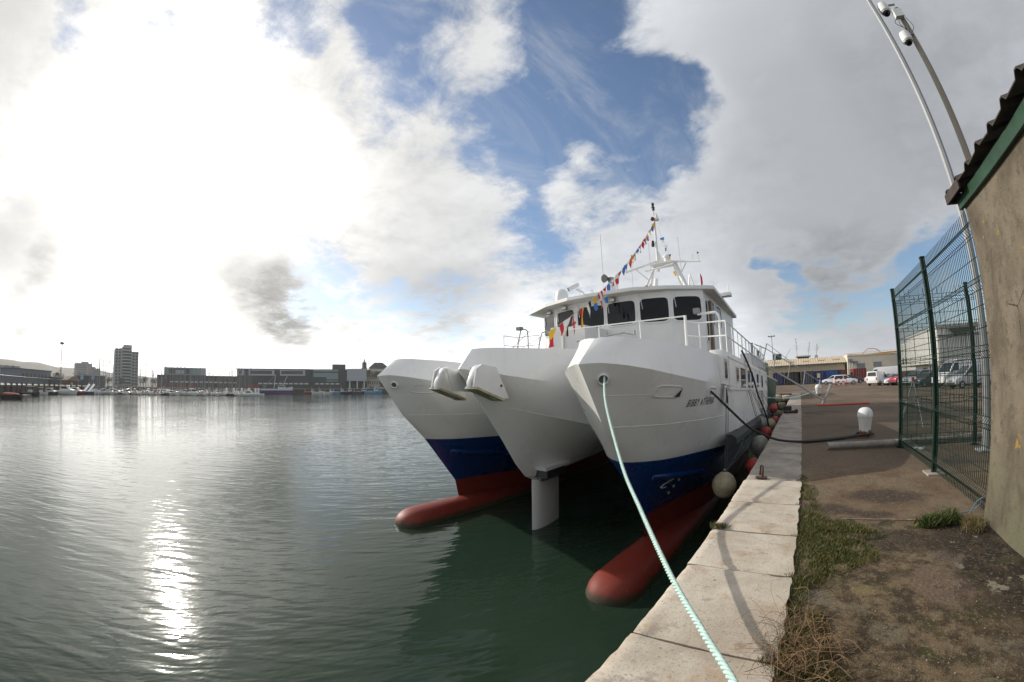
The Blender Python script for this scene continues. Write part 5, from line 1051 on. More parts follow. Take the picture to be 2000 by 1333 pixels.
t2 = ridge_boat(6.0, 140, 2.6, 'white trawler with a tapering funnel mast beside the dark wheelhouse', M_CREAMS, 0); MB().prism([(4.4, 4.4), (7.3, 4.4), (6.3, 8.4), (5.5, 8.4)], 141, 143, 'y').build('funnel', M_CREAMS, t2); mast_gear(t2, 5.9, 142, 8.3, 11.8, .5); MB().rod((5.8, 141, 9), (7.2, 141, 11.2), .12).build('derrick', M_CREAMS, t2)
t3 = ridge_boat(-8.6, 150, 4.2, 'green trawler superstructure rising behind the left end of the warehouse', M_HGREEN, 0); MB().box(-11.8, -4.0, 150, 156, 4.4, 7.9).build('shelter_deck', M_HGREEN, t3); MB().box(-9.4, -6.4, 150, 155, 7.9, 9.9).build('wheelhouse', M_HGREEN, t3); MB().rod((-5.4, 152, 7.8), (-3.0, 152, 11.6), .13).build('derrick', M_CREAMS, t3)
# green boat and stone bank closing the gap beyond the stern
gb = thing('fishing_boat', 'dark green steel fishing boat lying just beyond the stern of the white ship', 'fishing boat', (-4.4, 36, WZ)); rings = []
for y, w, zt in ((30.6, .15, 2.3), (31.2, .8, 2.1), (32.4, 1.4, 1.8), (34.5, 1.75, 1.5), (42, 1.75, 1.3)): rings.append([(-4.3 - w * .6, y + .6, -4), (-4.3 - w, y, -.8), (-4.3 - w * 1.1, y, zt), (-4.3 + w * 1.1, y, zt), (-4.3 + w, y, -.8), (-4.3 + w * .6, y + .6, -4)])
MB().loft(rings, 0).build('hull', M_HGREEN, gb, smooth=True, angle=40); MB().tube([(-4.3 - 1.95, 42, 1.3), (-4.3 - 1.56, 32.4, 1.85), (-4.3, 30.55, 2.35), (-4.3 + 1.56, 32.4, 1.85), (-4.3 + 1.95, 42, 1.3)], .07, 6).build('rubbing_rail', M_CREAMS, gb); MB().box(-5.6, -3.0, 36, 40, 1.2, 3.0).build('wheelhouse', M_HGREEN, gb, bevel=.05)
rv = thing('stone_bank', 'bank of big pale rough stone blocks closing the quay beyond the ship stern', 'stone bank', (-6, 42.6, 0)); M_RUB = stone_mat('rubble_stone', (.34, .30, .22), (.52, .46, .35))
MB().box(-16, -.87, 42.95, 43.5, -6, -.02).build('bank_core', M_QUAYFACE, rv)
for k in range(46):
    row = k % 4; x = -11.5 + .96 * (k // 4) + .45 * (row % 2); z = -2.6 + .72 * row; g = MB(); sx, sy, sz = rnd.uniform(.42, .6), .45, rnd.uniform(.30, .38); rings = []
    for q in range(7):
        a = -PI / 2 + PI * q / 6; rings.append([(x + sx * (abs(math.cos(a)) ** .4) * math.copysign(abs(math.cos(t)) ** .5, math.cos(t)) * rnd.uniform(.88, 1.08), 42.75 - .18 * (3 - row) + sy * (abs(math.cos(a)) ** .4) * math.copysign(abs(math.sin(t)) ** .5, math.sin(t)), z + sz * math.copysign(abs(math.sin(a)) ** .6, math.sin(a))) for t in [2 * PI * j / 10 for j in range(10)]])
    g.loft(rings, 0).build('stone_block', M_RUB, rv, smooth=True, angle=50)
# ---------------------------------------------------------------- far side of the basin
M_GEL = mat('gelcoat', (.66, .66, .64), .3, var=.06); M_NAVY = mat('navy_hull', (.012, .018, .045), .3); M_BLK = mat('black_hull', (.015, .015, .017), .35); M_REDH = mat('red_hull', (.20, .02, .02), .4); M_LBLUE = mat('sky_blue_hull', (.10, .28, .46), .45); M_CANV = mat('blue_canvas', (.015, .035, .10), .85); M_CANR = mat('red_canvas', (.24, .025, .02), .85); M_CANC = mat('cream_canvas', (.42, .38, .30), .85); M_MASTM = mat('grey_spar', (.20, .20, .19), .5, .3); M_TEAK = mat('teak', (.26, .16, .09), .7)
def boat_hull(g, L, B, F, m=0, sheer=.25, tr=.75, zb=-.35):
    rings = []
    for k in range(9):
        t = k / 8; x = lerp(-L / 2, L / 2, t); w = B / 2 * (tr + (1 - tr) * min(1, t / .4)) * (1 - max(0, (t - .45) / .55) ** 2.2) + .02; zt = F * (1 + sheer * max(0, t - .3) ** 2 * 1.6); fl = .72 - .25 * max(0, t - .5); xb = x - max(0, t - .8) * L * .22
        rings.append([(x, -w, zt), (x * .995, -w * .97, zt * .45), (xb, -w * fl, 0), (xb, 0, zb), (xb, w * fl, 0), (x * .995, w * .97, zt * .45), (x, w, zt)])
    return g.loft(rings, m, closed=True)
def sailboat(name_label, hull, canvas, L=10.5, mast_h=14., stern_arch=False):
    r = thing('sailing_yacht', name_label, 'sailing yacht'); B = L * .32; F = L * .115
    boat_hull(MB(), L, B, F).build('hull', hull, r, smooth=True, angle=40)
    MB().prism([(-L * .12, -B * .26), (L * .22, -B * .14), (L * .25, 0), (L * .22, B * .14), (-L * .12, B * .26)], F * .95, F + .55).build('coachroof', M_GEL, r, bevel=.1)
    MB().box(-L * .44, -L * .14, -B * .28, B * .28, F * .9, F + .18).build('cockpit', M_TEAK, r, bevel=.03)
    MB().loft([[(x, s * B * .30 * w, F + .3 + z) for s, z in ((-1, 0), (-.8, .55), (0, .75), (.8, .55), (1, 0))] for x, w in ((-L * .2, 1), (-L * .08, .85))], 0).build('spray_hood', canvas, r, smooth=True)
    ms = MB().tube([(L * .08, 0, F), (L * .08, 0, F + mast_h)], [.14, .10], 6).build('mast', M_MASTM, r)
    for z in (.42, .70): MB().rod((L * .08, -B * .24, F + mast_h * z), (L * .08, B * .24, F + mast_h * z), .05, 4).build('spreader', M_MASTM, ms)
    MB().tube([(L * .07, 0, F + 1.5), (-L * .36, 0, F + 1.55)], .10, 6).build('boom', M_MASTM, ms); MB().tube([(L * .06, 0, F + 1.75), (-L * .34, 0, F + 1.72)], [.24, .15], 7).build('sail_cover', canvas, ms, smooth=True)
    g = MB()
    for p in ((L * .47, 0), (-L * .47, 0)): g.rod((p[0], 0, F), (L * .08, 0, F + mast_h), .022, 3)
    for s in (-1, 1): g.tube([(L * .04, s * B * .45, F), (L * .08, s * B * .24, F + mast_h * .42), (L * .08, s * .04, F + mast_h * .95)], .022, 3)
    g.build('rigging', M_MASTM, r)
    g = MB(); g.tube([(-L * .3, -B * .40, F + .6), (-L * .49, -B * .36, F + .6), (-L * .49, B * .36, F + .6), (-L * .3, B * .40, F + .6)], .03, 4)
    for s in (-1, 1): g.rod((-L * .48, s * B * .36, F), (-L * .48, s * B * .36, F + .6), .03, 4); g.rod((-L * .3, s * B * .40, F), (-L * .3, s * B * .40, F + .6), .03, 4)
    g.build('pushpit', M_STEEL, r); return r
def motorboat(label, hull, L=8., kind='cabin', cover=None):
    r = thing('motor_boat', label, 'motor boat'); B = L * .34; F = L * .13
    boat_hull(MB(), L, B, F, tr=.92).build('hull', hull, r, smooth=True, angle=40)
    if kind == 'cabin':
        MB().prism([(-L * .20, F * .9), (-L * .17, F + 1.35), (L * .10, F + 1.35), (L * .22, F + .5), (L * .34, F + .35), (L * .36, F * .95)], -B * .34, B * .34, 'y').build('cabin', M_GEL, r, bevel=.06)
        for s in (-1, 1): MB().prism([(-L * .14, F + .6), (-L * .13, F + 1.18), (L * .08, F + 1.18), (L * .16, F + .6)], s * B * .345, s * B * .35, 'y').build('cabin_window', M_GLASSD, r)
        MB().box(-L * .22, L * .13, -B * .37, B * .37, F + 1.36, F + 1.46).build('cabin_roof', M_GEL, r, bevel=.04)
        MB().quad((L * .105, -B * .30, F + 1.30), (L * .105, B * .30, F + 1.30), (L * .222, B * .30, F + .56), (L * .222, -B * .30, F + .56)).build('windscreen', M_GLASSD, r, fix=False)
    elif kind == 'open':
        MB().box(-L * .1, L * .08, -B * .16, B * .16, F * .9, F + .7).build('console', M_GEL, r, bevel=.05); MB().box(-L * .16, L * .12, -B * .28, B * .28, F + 1.6, F + 1.72).build('canopy', cover or M_GEL, r, bevel=.04); g = MB()
        for sx, sy in ((-.14, -.24), (-.14, .24), (.1, -.24), (.1, .24)): MB().rod((L * sx, B * sy, F * .8), (L * sx, B * sy, F + 1.6), .03, 4).build('canopy_post', M_STEEL, r)
        MB().box(-L * .53, -L * .47, -.2, .2, F * .5, F + .75).build('outboard', M_BLK, r, bevel=.05)
    else:
        MB().loft([[(x, s * B * .42 * w, F * .95 + z) for s, z in ((-1, 0), (-.7, .3 * w), (0, .5 * w), (.7, .3 * w), (1, 0))] for x, w in ((-L * .47, .9), (-L * .2, 1), (L * .2, .9), (L * .42, .3))], 0).build('boat_cover', cover or M_CANV, r, smooth=True)
    return r
def fishing(label, hull, L=11., wheel=M_CREAMS):
    r = thing('fishing_boat', label, 'fishing boat'); B = L * .34; F = L * .15
    boat_hull(MB(), L, B, F, sheer=.7, tr=.85).build('hull', hull, r, smooth=True, angle=40)
    MB().box(L * .05, L * .26, -B * .27, B * .27, F * .9, F + 2.1).build('wheelhouse', wheel, r, bevel=.06); MB().box(L * .262, L * .267, -B * .24, B * .24, F + 1.2, F + 1.8).build('wheelhouse_window', M_GLASSD, r)
    for s in (-1, 1): MB().box(L * .07, L * .24, s * B * .275 - .01, s * B * .275 + .01, F + 1.2, F + 1.8).build('wheelhouse_window', M_GLASSD, r)
    MB().rod((L * .1, 0, F + 2), (L * .1, 0, F + 5), .08).build('mast', M_CREAMS, r); g = MB(); g.tube([(-L * .42, -B * .35, F), (-L * .42, -B * .35, F + 2.3), (-L * .42, B * .35, F + 2.3), (-L * .42, B * .35, F)], .08, 5); g.build('gantry', M_CREAMS, r); MB().box(-L * .3, -L * .05, -B * .25, B * .25, F * .8, F + .5).build('fish_hold', M_GREYP, r, bevel=.05)
    MB().tube([(-L * .5, -B * .42, F + .02), (0, -B * .5, F + .02), (L * .48, 0, F * 1.45)], .07, 5).tube([(-L * .5, B * .42, F + .02), (0, B * .5, F + .02), (L * .48, 0, F * 1.45)], .07, 5).build('rubbing_rail', M_CREAMS, r); return r
PROTO = {}
def moor(kind, key, make, px, py, rz, label, scale, group):
    """first of a kind is built, the others are copies of the thing and all its parts"""
    if key not in PROTO:
        o = make(); PROTO[key] = o; KID[o.name] = kids(o)
        for c in KID[o.name]: KID[c.name] = kids(c)
    else: o = dup(PROTO[key], (0, 0, 0))
    o.location = (px, py, WZ); o.rotation_euler = (0, 0, R(rz)); o.scale = (scale,) * 3; o['label'] = label; o['group'] = group; return o
mk = {'sail_white': lambda: sailboat('x', M_GEL, M_CANV), 'sail_red': lambda: sailboat('x', M_GEL, M_CANR, 9.5, 12.5), 'sail_navy': lambda: sailboat('x', M_NAVY, M_CANC, 11, 14.5), 'sail_cream': lambda: sailboat('x', M_GEL, M_CANC, 9, 11.5),
      'cabin_white': lambda: motorboat('x', M_GEL), 'cabin_black': lambda: motorboat('x', M_BLK), 'cabin_red': lambda: motorboat('x', M_REDH), 'open_white': lambda: motorboat('x', M_GEL, 6.5, 'open'), 'open_black': lambda: motorboat('x', M_BLK, 7, 'open'), 'cover_navy': lambda: motorboat('x', M_NAVY, 7, 'cover'), 'cover_black': lambda: motorboat('x', M_BLK, 7, 'cover', M_CANR)}
FRONT = 'boats moored along the front of the marina'
front = [(-109.6, 158, 'cover_black', 62, 1.5, 'low black speedboat with a red and white cover, leftmost by the piled quay'), (-107.5, 200, 'open_black', 70, 1.6, 'dark open motor boat with a small white canopy beside the pontoon end'), (-106.2, 222, 'open_white', 75, 1.4, 'white open boat moored between the dark open boat and a black cabin boat'), (-105.1, 228, 'cabin_black', 70, 1.35, 'black hulled boat with a tall white cabin in front of the piled quay'), (-103.2, 236, 'cabin_white', 78, 1.9, 'largest white cabin cruiser lying in front of the brown hut'), (-101.9, 240, 'cabin_red', 75, 1.6, 'dark red motor boat with white cabin beside the big white cruiser'), (-100.5, 244, 'cover_navy', 82, 1.4, 'low navy boat under a canvas cover at the foot of the white ramps'),
         (-98.9, 246, 'sail_white', 12, 1.35, 'white yacht seen from astern, first in the front row right of the ramps'), (-97.3, 246, 'sail_white', 8, 1.40, 'white yacht with blue hood moored below the left edge of the tower block'), (-95.4, 247, 'cabin_white', 20, 1.4, 'white motor cruiser moored below the tower block between two yachts'), (-93.6, 247, 'sail_cream', 10, 1.35, 'white yacht with cream hood just right of the tower block'), (-92.1, 246, 'sail_red', 6, 1.45, 'white yacht with a red sail cover second right of the tower block'), (-90.3, 245, 'open_black', 30, 1.5, 'dark open boat in the front row left of the blue canopied yacht'), (-88.7, 245, 'sail_white', 4, 1.5, 'white yacht with blue canvas before the left end of the low terminal'), (-86.6, 244, 'cabin_white', 14, 1.75, 'broad white cabin boat before the middle of the low terminal'), (-84.9, 244, 'sail_red', 2, 1.3, 'white yacht with red canvas before the right end of the low terminal'), (-83.2, 243, 'sail_white', -4, 1.4, 'white yacht under the tallest mast in the right half of the marina'), (-81.4, 243, 'cover_navy', 20, 1.3, 'navy covered boat between two white yachts near the right end of the marina'), (-80.2, 243, 'sail_cream', -8, 1.3, 'white yacht with cream hood third from the right end of the front row'), (-79.0, 242, 'cabin_white', 80, 1.35, 'small white cabin boat second from the right end of the front row'), (-77.9, 242, 'open_white', 84, 1.7, 'white open launch at the right end of the front row by the white piles')]
for az, r, k, rz, s, lab in front:
    x, y = polar(az, r); moor(k.split('_')[0], k, mk[k], x, y, rz, lab, s * .88, FRONT)
BACK = 'masted yachts crowded behind the front row'; kk = ['sail_white', 'sail_red', 'sail_navy', 'sail_cream', 'sail_cream', 'sail_white', 'cabin_white']
for i in range(72):
    az = lerp(-100.2, -78.6, (i + rnd.random() * .8) / 72); r = rnd.choice((262, 275, 290, 306)) + rnd.uniform(-4, 4); k = kk[(i * 5 + i // 3) % 7]
    x, y = polar(az, r); moor('b', k, mk[k], x, y, rnd.choice((5, 185)) + rnd.uniform(-8, 8), 'moored boat crowded behind the front row of the marina, half hidden by it', rnd.uniform(1.1, 1.45) * (1. if i % 4 else 1.12), BACK)
k2 = ['cabin_white', 'open_white', 'sail_cream', 'cabin_white', 'cover_navy', 'open_white']
for i in range(34):
    az = lerp(-99.6, -78.4, (i + rnd.random() * .7) / 34); k = k2[(i * 3 + i // 5) % 6]; x, y = polar(az, rnd.choice((253, 258, 269)) + rnd.uniform(-2, 2))
    moor('b', k, mk[k], x, y, rnd.uniform(-12, 12) + (180 if i % 3 == 0 else 0), 'small boat filling a gap right behind the front row of the marina', rnd.uniform(1.0, 1.35), 'small boats tucked behind the front row')
# pontoons, piles, ramps
M_PONT = mat('pontoon_deck', (.20, .17, .13), .85, var=.3)
def slab(name, label, cat, az0, r0, az1, r1, w, z0, z1, m, group=None):
    a, b_ = Vector(polar(az0, r0)), Vector(polar(az1, r1)); d = (b_ - a).normalized(); n = Vector((-d.y, d.x)) * w / 2; g = MB().prism([tuple(a - n), tuple(b_ - n), tuple(b_ + n), tuple(a + n)], z0, z1); return tag(g.build(name, m), label, cat, group)
for az0, r0, az1, r1, l in ((-99.6, 254, -78.3, 250, 'pontoon walkway right behind the front row of boats'), (-100, 284, -79.5, 281, 'second pontoon walkway among the back rows of masts'), (-108.6, 186, -105.4, 236, 'low brown pontoon floating beside the piled quay')): slab('pontoon', l, 'pontoon', az0, r0, az1, r1, 2.4, WZ - .1, WZ + .55, M_PONT, 'marina pontoons')
for i, az in enumerate((-82.0, -81.0, -79.9, -78.9, -78.0, -77.6)):
    x, y = polar(az, 250); tag(MB().tube([(x, y, -8), (x, y, .9)], .62, 10).lathe([(.66, .9), (.6, 1.1), (.1, 1.5)], (x, y, 0), 10).build('pile', M_WHITEP, smooth=True), 'stout white pontoon pile at the right end of the marina', 'pile', 'white pontoon piles')
for i, (az, o) in enumerate(((-101.0, 0), (-100.4, 1))):
    a, b_ = polar(az + .8, 262), polar(az, 246); t = thing('boat_ramp', ('left' if not o else 'right') + ' one of the two pale access ramps sloping down to the pontoon', 'ramp', (*b_, WZ)); MB().tube([(*a, 1.8), (*b_, WZ + .7)], .7, 4).build('ramp_deck', M_WHITEP, t); g = MB(); g.tube([(a[0], a[1], 3.0), (b_[0], b_[1], WZ + 1.9)], .12, 4); g.build('handrail', M_GALV, t)
# piled quay on the left with its railing, hut and hangar
M_PILEQ = mat('old_timber_quay', (.075, .06, .05), .9, var=.5, vscale=.5); M_QTOP = mat('quay_edge_beam', (.36, .33, .28), .8, var=.2)
pq = thing('piled_quay', 'long dark timber piled quay with a pale top beam on the left', 'quay', (*polar(-106, 240), WZ))
line = [polar(-125, 120), polar(-114, 152), polar(-108, 214), polar(-104, 262), polar(-100.5, 300)]
g = MB()
for a, b_ in zip(line, line[1:]): g.quad((*a, -8), (*b_, -8), (*b_, .6), (*a, .6)); 
g.build('timber_face', M_PILEQ, pq); g = MB()
for a, b_ in zip(line, line[1:]): g.tube([(*a, .85), (*b_, .85)], .45, 4)
g.build('top_beam', M_QTOP, pq)
def along(line, step):
    out = []
    for a, b_ in zip(line, line[1:]):
        a, b_ = Vector(a), Vector(b_); n = max(1, int((b_ - a).length / step))
        for k in range(n): out.append(a.lerp(b_, k / n))
    return out
for p in along(line, 8): MB().tube([(p.x * .995, p.y * .995, -8), (p.x * .995, p.y * .995, 1.6)], .55, 7).build('pile', M_PILEQ, pq)
fn = thing('quay_fence', 'dark upright railing standing along the top of the piled quay', 'fence', (*polar(-106, 246), .6))
g = MB()
for p in along(line, 1.6): q = p * 1.02; g.rod((q.x, q.y, .6), (q.x, q.y, 4.4), .09, 4)
for z in (1.4, 4.1): g.tube([(p.x * 1.02, p.y * 1.02, z) for p in along(line, 8)], .09, 4)
g.build('railing', M_DKGREY, fn, fix=False)
M_LAND = mat('far_land', (.10, .095, .07), .9, var=.4, vscale=.02)
land = MB().prism([polar(-140, 150), polar(-125, 121), polar(-114, 153), polar(-108, 215), polar(-104, 263), polar(-100.5, 301), polar(-98, 335), polar(-90, 350), polar(-78, 345), polar(-70, 338), polar(-58, 345), polar(-40, 420), polar(-20, 700), polar(-20, 2400), polar(-60, 2400), polar(-110, 2400), polar(-140, 2400)], -8, .55).build('far_land', M_LAND); land['kind'] = 'structure'
# far quay wall
M_FQ = mat('far_quay_stone', (.075, .068, .055), .9, var=.4, vscale=.3)
fq = thing('far_quay', 'dark stone quay wall along the far side of the basin', 'quay', (*polar(-70, 336), WZ)); g = MB(); ln = [polar(-98, 333), polar(-90, 347), polar(-78, 342), polar(-70, 335), polar(-58, 342), polar(-48, 380)]
for a, b_ in zip(ln, ln[1:]): g.quad((*a, -8), (*b_, -8), (*b_, .9), (*a, .9))
g.build('wall_face', M_FQ, fq); g = MB(); g.tube([(*p, .9) for p in ln], .35, 4); g.build('coping', mat('far_coping', (.2, .18, .15), .8), fq)

def frame(az0, r0, az1, r1):
    """origin, unit vectors along and away for a facade between two bearings"""
    a, b_ = Vector((*polar(az0, r0), 0)), Vector((*polar(az1, r1), 0)); d = (b_ - a); L_ = d.length; d.normalize(); n = Vector((-d.y, d.x, 0))
    if n.dot(a) < 0: n = -n
    return a, d, n, L_
def fbox(g, F, u0, u1, v0, v1, z0, z1, m=0):
    a, d, n, L_ = F; P = lambda u, v, z: a + d * u + n * v + Vector((0, 0, z)); vs = [P(u, v, z) for z in (z0, z1) for v in (v0, v1) for u in (u0, u1)]
    return g.add(vs, [(0, 2, 3, 1), (4, 5, 7, 6), (0, 1, 5, 4), (2, 6, 7, 3), (0, 4, 6, 2), (1, 3, 7, 5)], m)
M_TOWA = mat('tower_concrete', (.34, .34, .34), .8, var=.15, vscale=.1); M_TOWD = mat('tower_glazing', (.05, .055, .06), .3); M_TOWB = mat('balcony_band', (.42, .42, .41), .7); M_GRN = mat('green_grey_panel', (.20, .26, .25), .5); M_DK = mat('dark_cladding', (.045, .05, .052), .6, var=.2, vscale=.05); M_LITE = mat('light_grey_panel', (.36, .38, .40), .5); M_BRICKR = mat('brick_band', (.20, .06, .045), .8)
# tower block
F = frame(-97.0, 420, -93.9, 422); tw = thing('tower_block', 'tall grey apartment tower with stacked balconies rising behind the masts', 'tower block', F[0]); L_ = F[3]
g = MB(); fbox(g, F, 0, L_ * .30, 0, 18, 0, 34.5); fbox(g, F, L_ * .30, L_ * .70, 1.2, 18, 0, 36.5); fbox(g, F, L_ * .70, L_, .6, 16, 0, 32.5); fbox(g, F, L_ * .36, L_ * .72, 5, 12, 36.5, 38.6); g.build('wall', M_TOWA, tw)
for k in range(12):
    z = 2.6 + 2.75 * k; b_ = fbox(MB(), F, L_ * .30, L_ * .70, -.6, 1.15, z, z + .95).build('balcony', M_TOWB, tw); fbox(MB(), F, L_ * .31, L_ * .69, 1.0, 1.18, z + 1.0, z + 2.5).build('balcony_glazing', M_TOWD, b_)
    for u0, u1 in ((.03, .11), (.16, .24)): fbox(MB(), F, L_ * u0, L_ * u1, -.06, -.01, z + .2, z + 1.9).build('window', M_TOWD, tw)
    for u0, u1 in ((.74, .83), (.87, .96)) if k < 11 else (): fbox(MB(), F, L_ * u0, L_ * u1, .5, .59, z + .2, z + 1.7).build('window', M_TOWD, tw)
F = frame(-101.9, 690, -98.7, 700); ab = thing('apartment_block', 'pale grey slab of flats left of the tower below the hills', 'apartment block', F[0]); L_ = F[3]; M_FLAT = mat('pale_flats', (.30, .29, .29), .8, var=.12, vscale=.05)
g = MB(); fbox(g, F, 0, L_ * .62, 0, 14, 0, 32); fbox(g, F, L_ * .25, L_ * .5, 2, 10, 32, 34.5); fbox(g, F, L_ * .62, L_ * .84, 10, 22, 0, 28); fbox(g, F, L_ * .84, L_ * 1.05, 12, 22, 0, 26); g.build('wall', M_FLAT, ab)
for q in (.02, .42, .60): fbox(MB(), F, L_ * q, L_ * (q + .03), -.3, -.02, 0, 31).build('stair_shaft', M_TOWA, ab)
for k in range(9): fbox(MB(), F, L_ * .06, L_ * .41, -.15, -.02, 3 + 3.2 * k, 4.3 + 3.2 * k).build('window_band', mat('flat_windows', (.15, .155, .165), .4) if k == 0 else bpy.data.materials['flat_windows'], ab)
# blue grey shed, hut, small buildings on the left
def block(name, label, cat, az0, r0, az1, r1, h, m, depth=12, wins=0, roof=None, z0=.4, wm=None):
    F = frame(az0, r0, az1, r1); t = thing(name, label, cat, F[0]); L_ = F[3]; fbox(MB(), F, 0, L_, 0, depth, z0, h).build('wall', m, t)
    for k in range(wins): fbox(MB(), F, L_ * (k + .3) / wins, L_ * (k + .75) / wins, -.12, -.01, z0 + (h - z0) * .45, z0 + (h - z0) * .75).build('window', wm or M_TOWD, t)
    if roof: fbox(MB(), F, -.5, L_ + .5, -.6, depth + .5, h, h + .5).build('roof', roof, t)
    return t
block('shed', 'long blue grey shed behind the railing of the piled quay', 'shed', -108.7, 300, -105.0, 330, 9.5, mat('blue_grey_cladding', (.13, .16, .19), .6, var=.15, vscale=.05), 16, 8, M_DK)
block('shed', 'low dark shed to the right of the blue grey shed', 'shed', -104.9, 325, -103.0, 335, 6.0, M_DK, 10, 4, M_LITE); block('house', 'pale block of houses at the far left under the hill', 'house', -111.5, 420, -108.8, 430, 15, M_FLAT, 12, 7); block('shed', 'grey quay shed with two pale blue banners left of the tower', 'shed', -100.2, 330, -98.2, 345, 8, M_DK, 10, 3, M_LITE)
for i, az in enumerate((-101.3, -99.9)):
    F = frame(az, 318, az + .35, 318); tag(fbox(MB(), F, 0, F[3], 0, .15, 5, 7.6).build('banner', mat('pale_blue_banner', (.22, .38, .52), .7), None), ('left' if not i else 'right') + ' one of two pale blue banners before the grey quay shed', 'banner')
F = frame(-103.0, 292, -101.6, 297); hut = thing('harbour_hut', 'small brown hut with a pitched roof standing on the piled quay', 'hut', F[0]); L_ = F[3]; fbox(MB(), F, 0, L_, 0, 6, .5, 4.2).build('wall', mat('brown_boards', (.15, .07, .045), .8, var=.3), hut)
a, d, n, _ = F; P = lambda u, v, z: tuple(a + d * u + n * v + Vector((0, 0, z))); MB().loft([[P(-.6, -.7, 4.1), P(L_ / 2, -.7, 6.6), P(L_ + .6, -.7, 4.1)], [P(-.6, 6.7, 4.1), P(L_ / 2, 6.7, 6.6), P(L_ + .6, 6.7, 4.1)]], 0).build('roof', mat('hut_roof', (.24, .16, .11), .8), hut); fbox(MB(), F, L_ * .35, L_ * .5, -.1, -.01, .5, 2.9).build('door', M_CREAMS, hut)
lm = thing('lighting_mast', 'tall thin mast with a round lamp cluster left of the tower block', 'lighting mast', (*polar(-103.8, 275), .5)); x, y = polar(-103.8, 275); MB().tube([(x, y, .5), (x, y, 24)], [.35, .2], 6).build('pole', M_MASTM, lm); MB().lathe([(.5, 23.2), (1.3, 23.5), (1.3, 24.3), (.4, 24.8)], (x, y, 0), 10).build('lamp_cluster', M_GREYP, lm)
# quayside terminal and market halls
def hall(label, az0, r0, az1, r1, z0, z1, m, cat='hall', depth=18): F = frame(az0, r0, az1, r1); t = thing('market_hall', label, cat, F[0]); fbox(MB(), F, 0, F[3], 0, depth, z0, z1).build('wall', m, t); return t, F
t, F = hall('dark glass terminal with a boxy upper floor behind the tallest masts', -90.5, 362, -84.9, 362, 11.2, 17.2, M_GRN); L_ = F[3]
fbox(MB(), F, L_ * .12, L_ * .62, -.2, -.02, 12.2, 16.2).build('window_band', M_TOWD, t); fbox(MB(), F, L_ * .28, L_ * .48, -.5, -.21, 12.2, 15.2).build('panel', M_LITE, t); fbox(MB(), F, L_ * .86, L_, -.3, -.02, 11.4, 17.2).build('panel', M_LITE, t); fbox(MB(), F, -6, L_ * 1.9, .5, 18, .6, 11.2).build('lower_storey', M_DK, t)
for k in range(14): fbox(MB(), F, L_ * (.15 + .118 * k), L_ * (.15 + .118 * k + .085), -.1, .48, 5.2, 6.3).build('clerestory', M_CREAMS, t)
for k in range(4): fbox(MB(), F, -6 + k * 9, -1 + k * 9, .2, .48, .8, 4.6).build('roller_door', M_BRICKR, t)
t, F = hall('long dark quayside hall with pale window boxes on its upper floor', -80.6, 352, -70.4, 340, 6.2, 17., M_DK); L_ = F[3]
fbox(MB(), F, -.5, L_, -.6, 1, 16.7, 17.3).build('roof_edge', M_LITE, t); fbox(MB(), F, 0, L_, .5, 18, .6, 6.2).build('ground_floor', M_DK, t)
for u0, u1 in ((.015, .10), (.17, .52), (.60, .94)):
    b_ = fbox(MB(), F, L_ * u0, L_ * u1, -.8, -.02, 11.6, 16.3).build('window_box', M_LITE, t); fbox(MB(), F, L_ * (u0 + .015), L_ * (u1 - .03), -.95, -.82, 12.9, 15.6).build('window', M_TOWD, b_)
for k in range(10): fbox(MB(), F, L_ * (.30 + .07 * k), L_ * (.30 + .07 * k + .052), -.1, .48, 4.6, 5.7).build('clerestory', M_CREAMS, t)
for k in range(3): fbox(MB(), F, L_ * (.14 + .06 * k), L_ * (.19 + .06 * k), .2, .48, .8, 5.0).build('roller_door', M_BRICKR, t)
t, F = hall('dark hall banded with pale green panels next to the blank grey box', -70.4, 341, -65.2, 338, 6., 17.2, M_DK); L_ = F[3]
for z0, z1, u0, u1 in ((15.2, 16.8, .1, .78), (10.6, 14.2, .1, .78), (8.8, 10.6, .46, .78), (7.0, 7.9, .46, .78)): fbox(MB(), F, L_ * u0, L_ * u1, -.4, -.02, z0, z1).build('green_panel', M_GRN, t)
fbox(MB(), F, 0, L_, .5, 18, .6, 6.0).build('ground_floor', M_DK, t)
for k in range(5): fbox(MB(), F, L_ * (.15 + .14 * k), L_ * (.15 + .14 * k + .1), -.1, .48, 4.6, 5.6).build('clerestory', M_CREAMS, t)
t, F = hall('blank light grey box raised on white columns at the end of the dark halls', -65.1, 336, -62.3, 337, 7.4, 17.6, M_LITE); L_ = F[3]; fbox(MB(), F, 0, L_, 4, 16, .6, 7.4).build('undercroft', M_DK, t)
for q in (.12, .5, .86): fbox(MB(), F, L_ * q, L_ * q + .9, .2, 1.2, .6, 7.4).build('column', M_CREAMS, t)
block('rooftop_house', 'small dark block poking above the roof of the banded hall', 'block', -67.2, 420, -65.3, 420, 26, M_DK, 14, 5); block('house', 'cream house with upper windows right of the blank grey box', 'house', -62.2, 352, -60.3, 352, 10.2, mat('cream_house', (.40, .36, .29), .8), 14, 6, M_FLAT); block('house', 'brown brick warehouse row under the wooded hill', 'house', -60.2, 356, -56, 362, 10.6, mat('brown_brick', (.17, .13, .10), .85, var=.2, vscale=.2), 14, 10, M_FLAT)
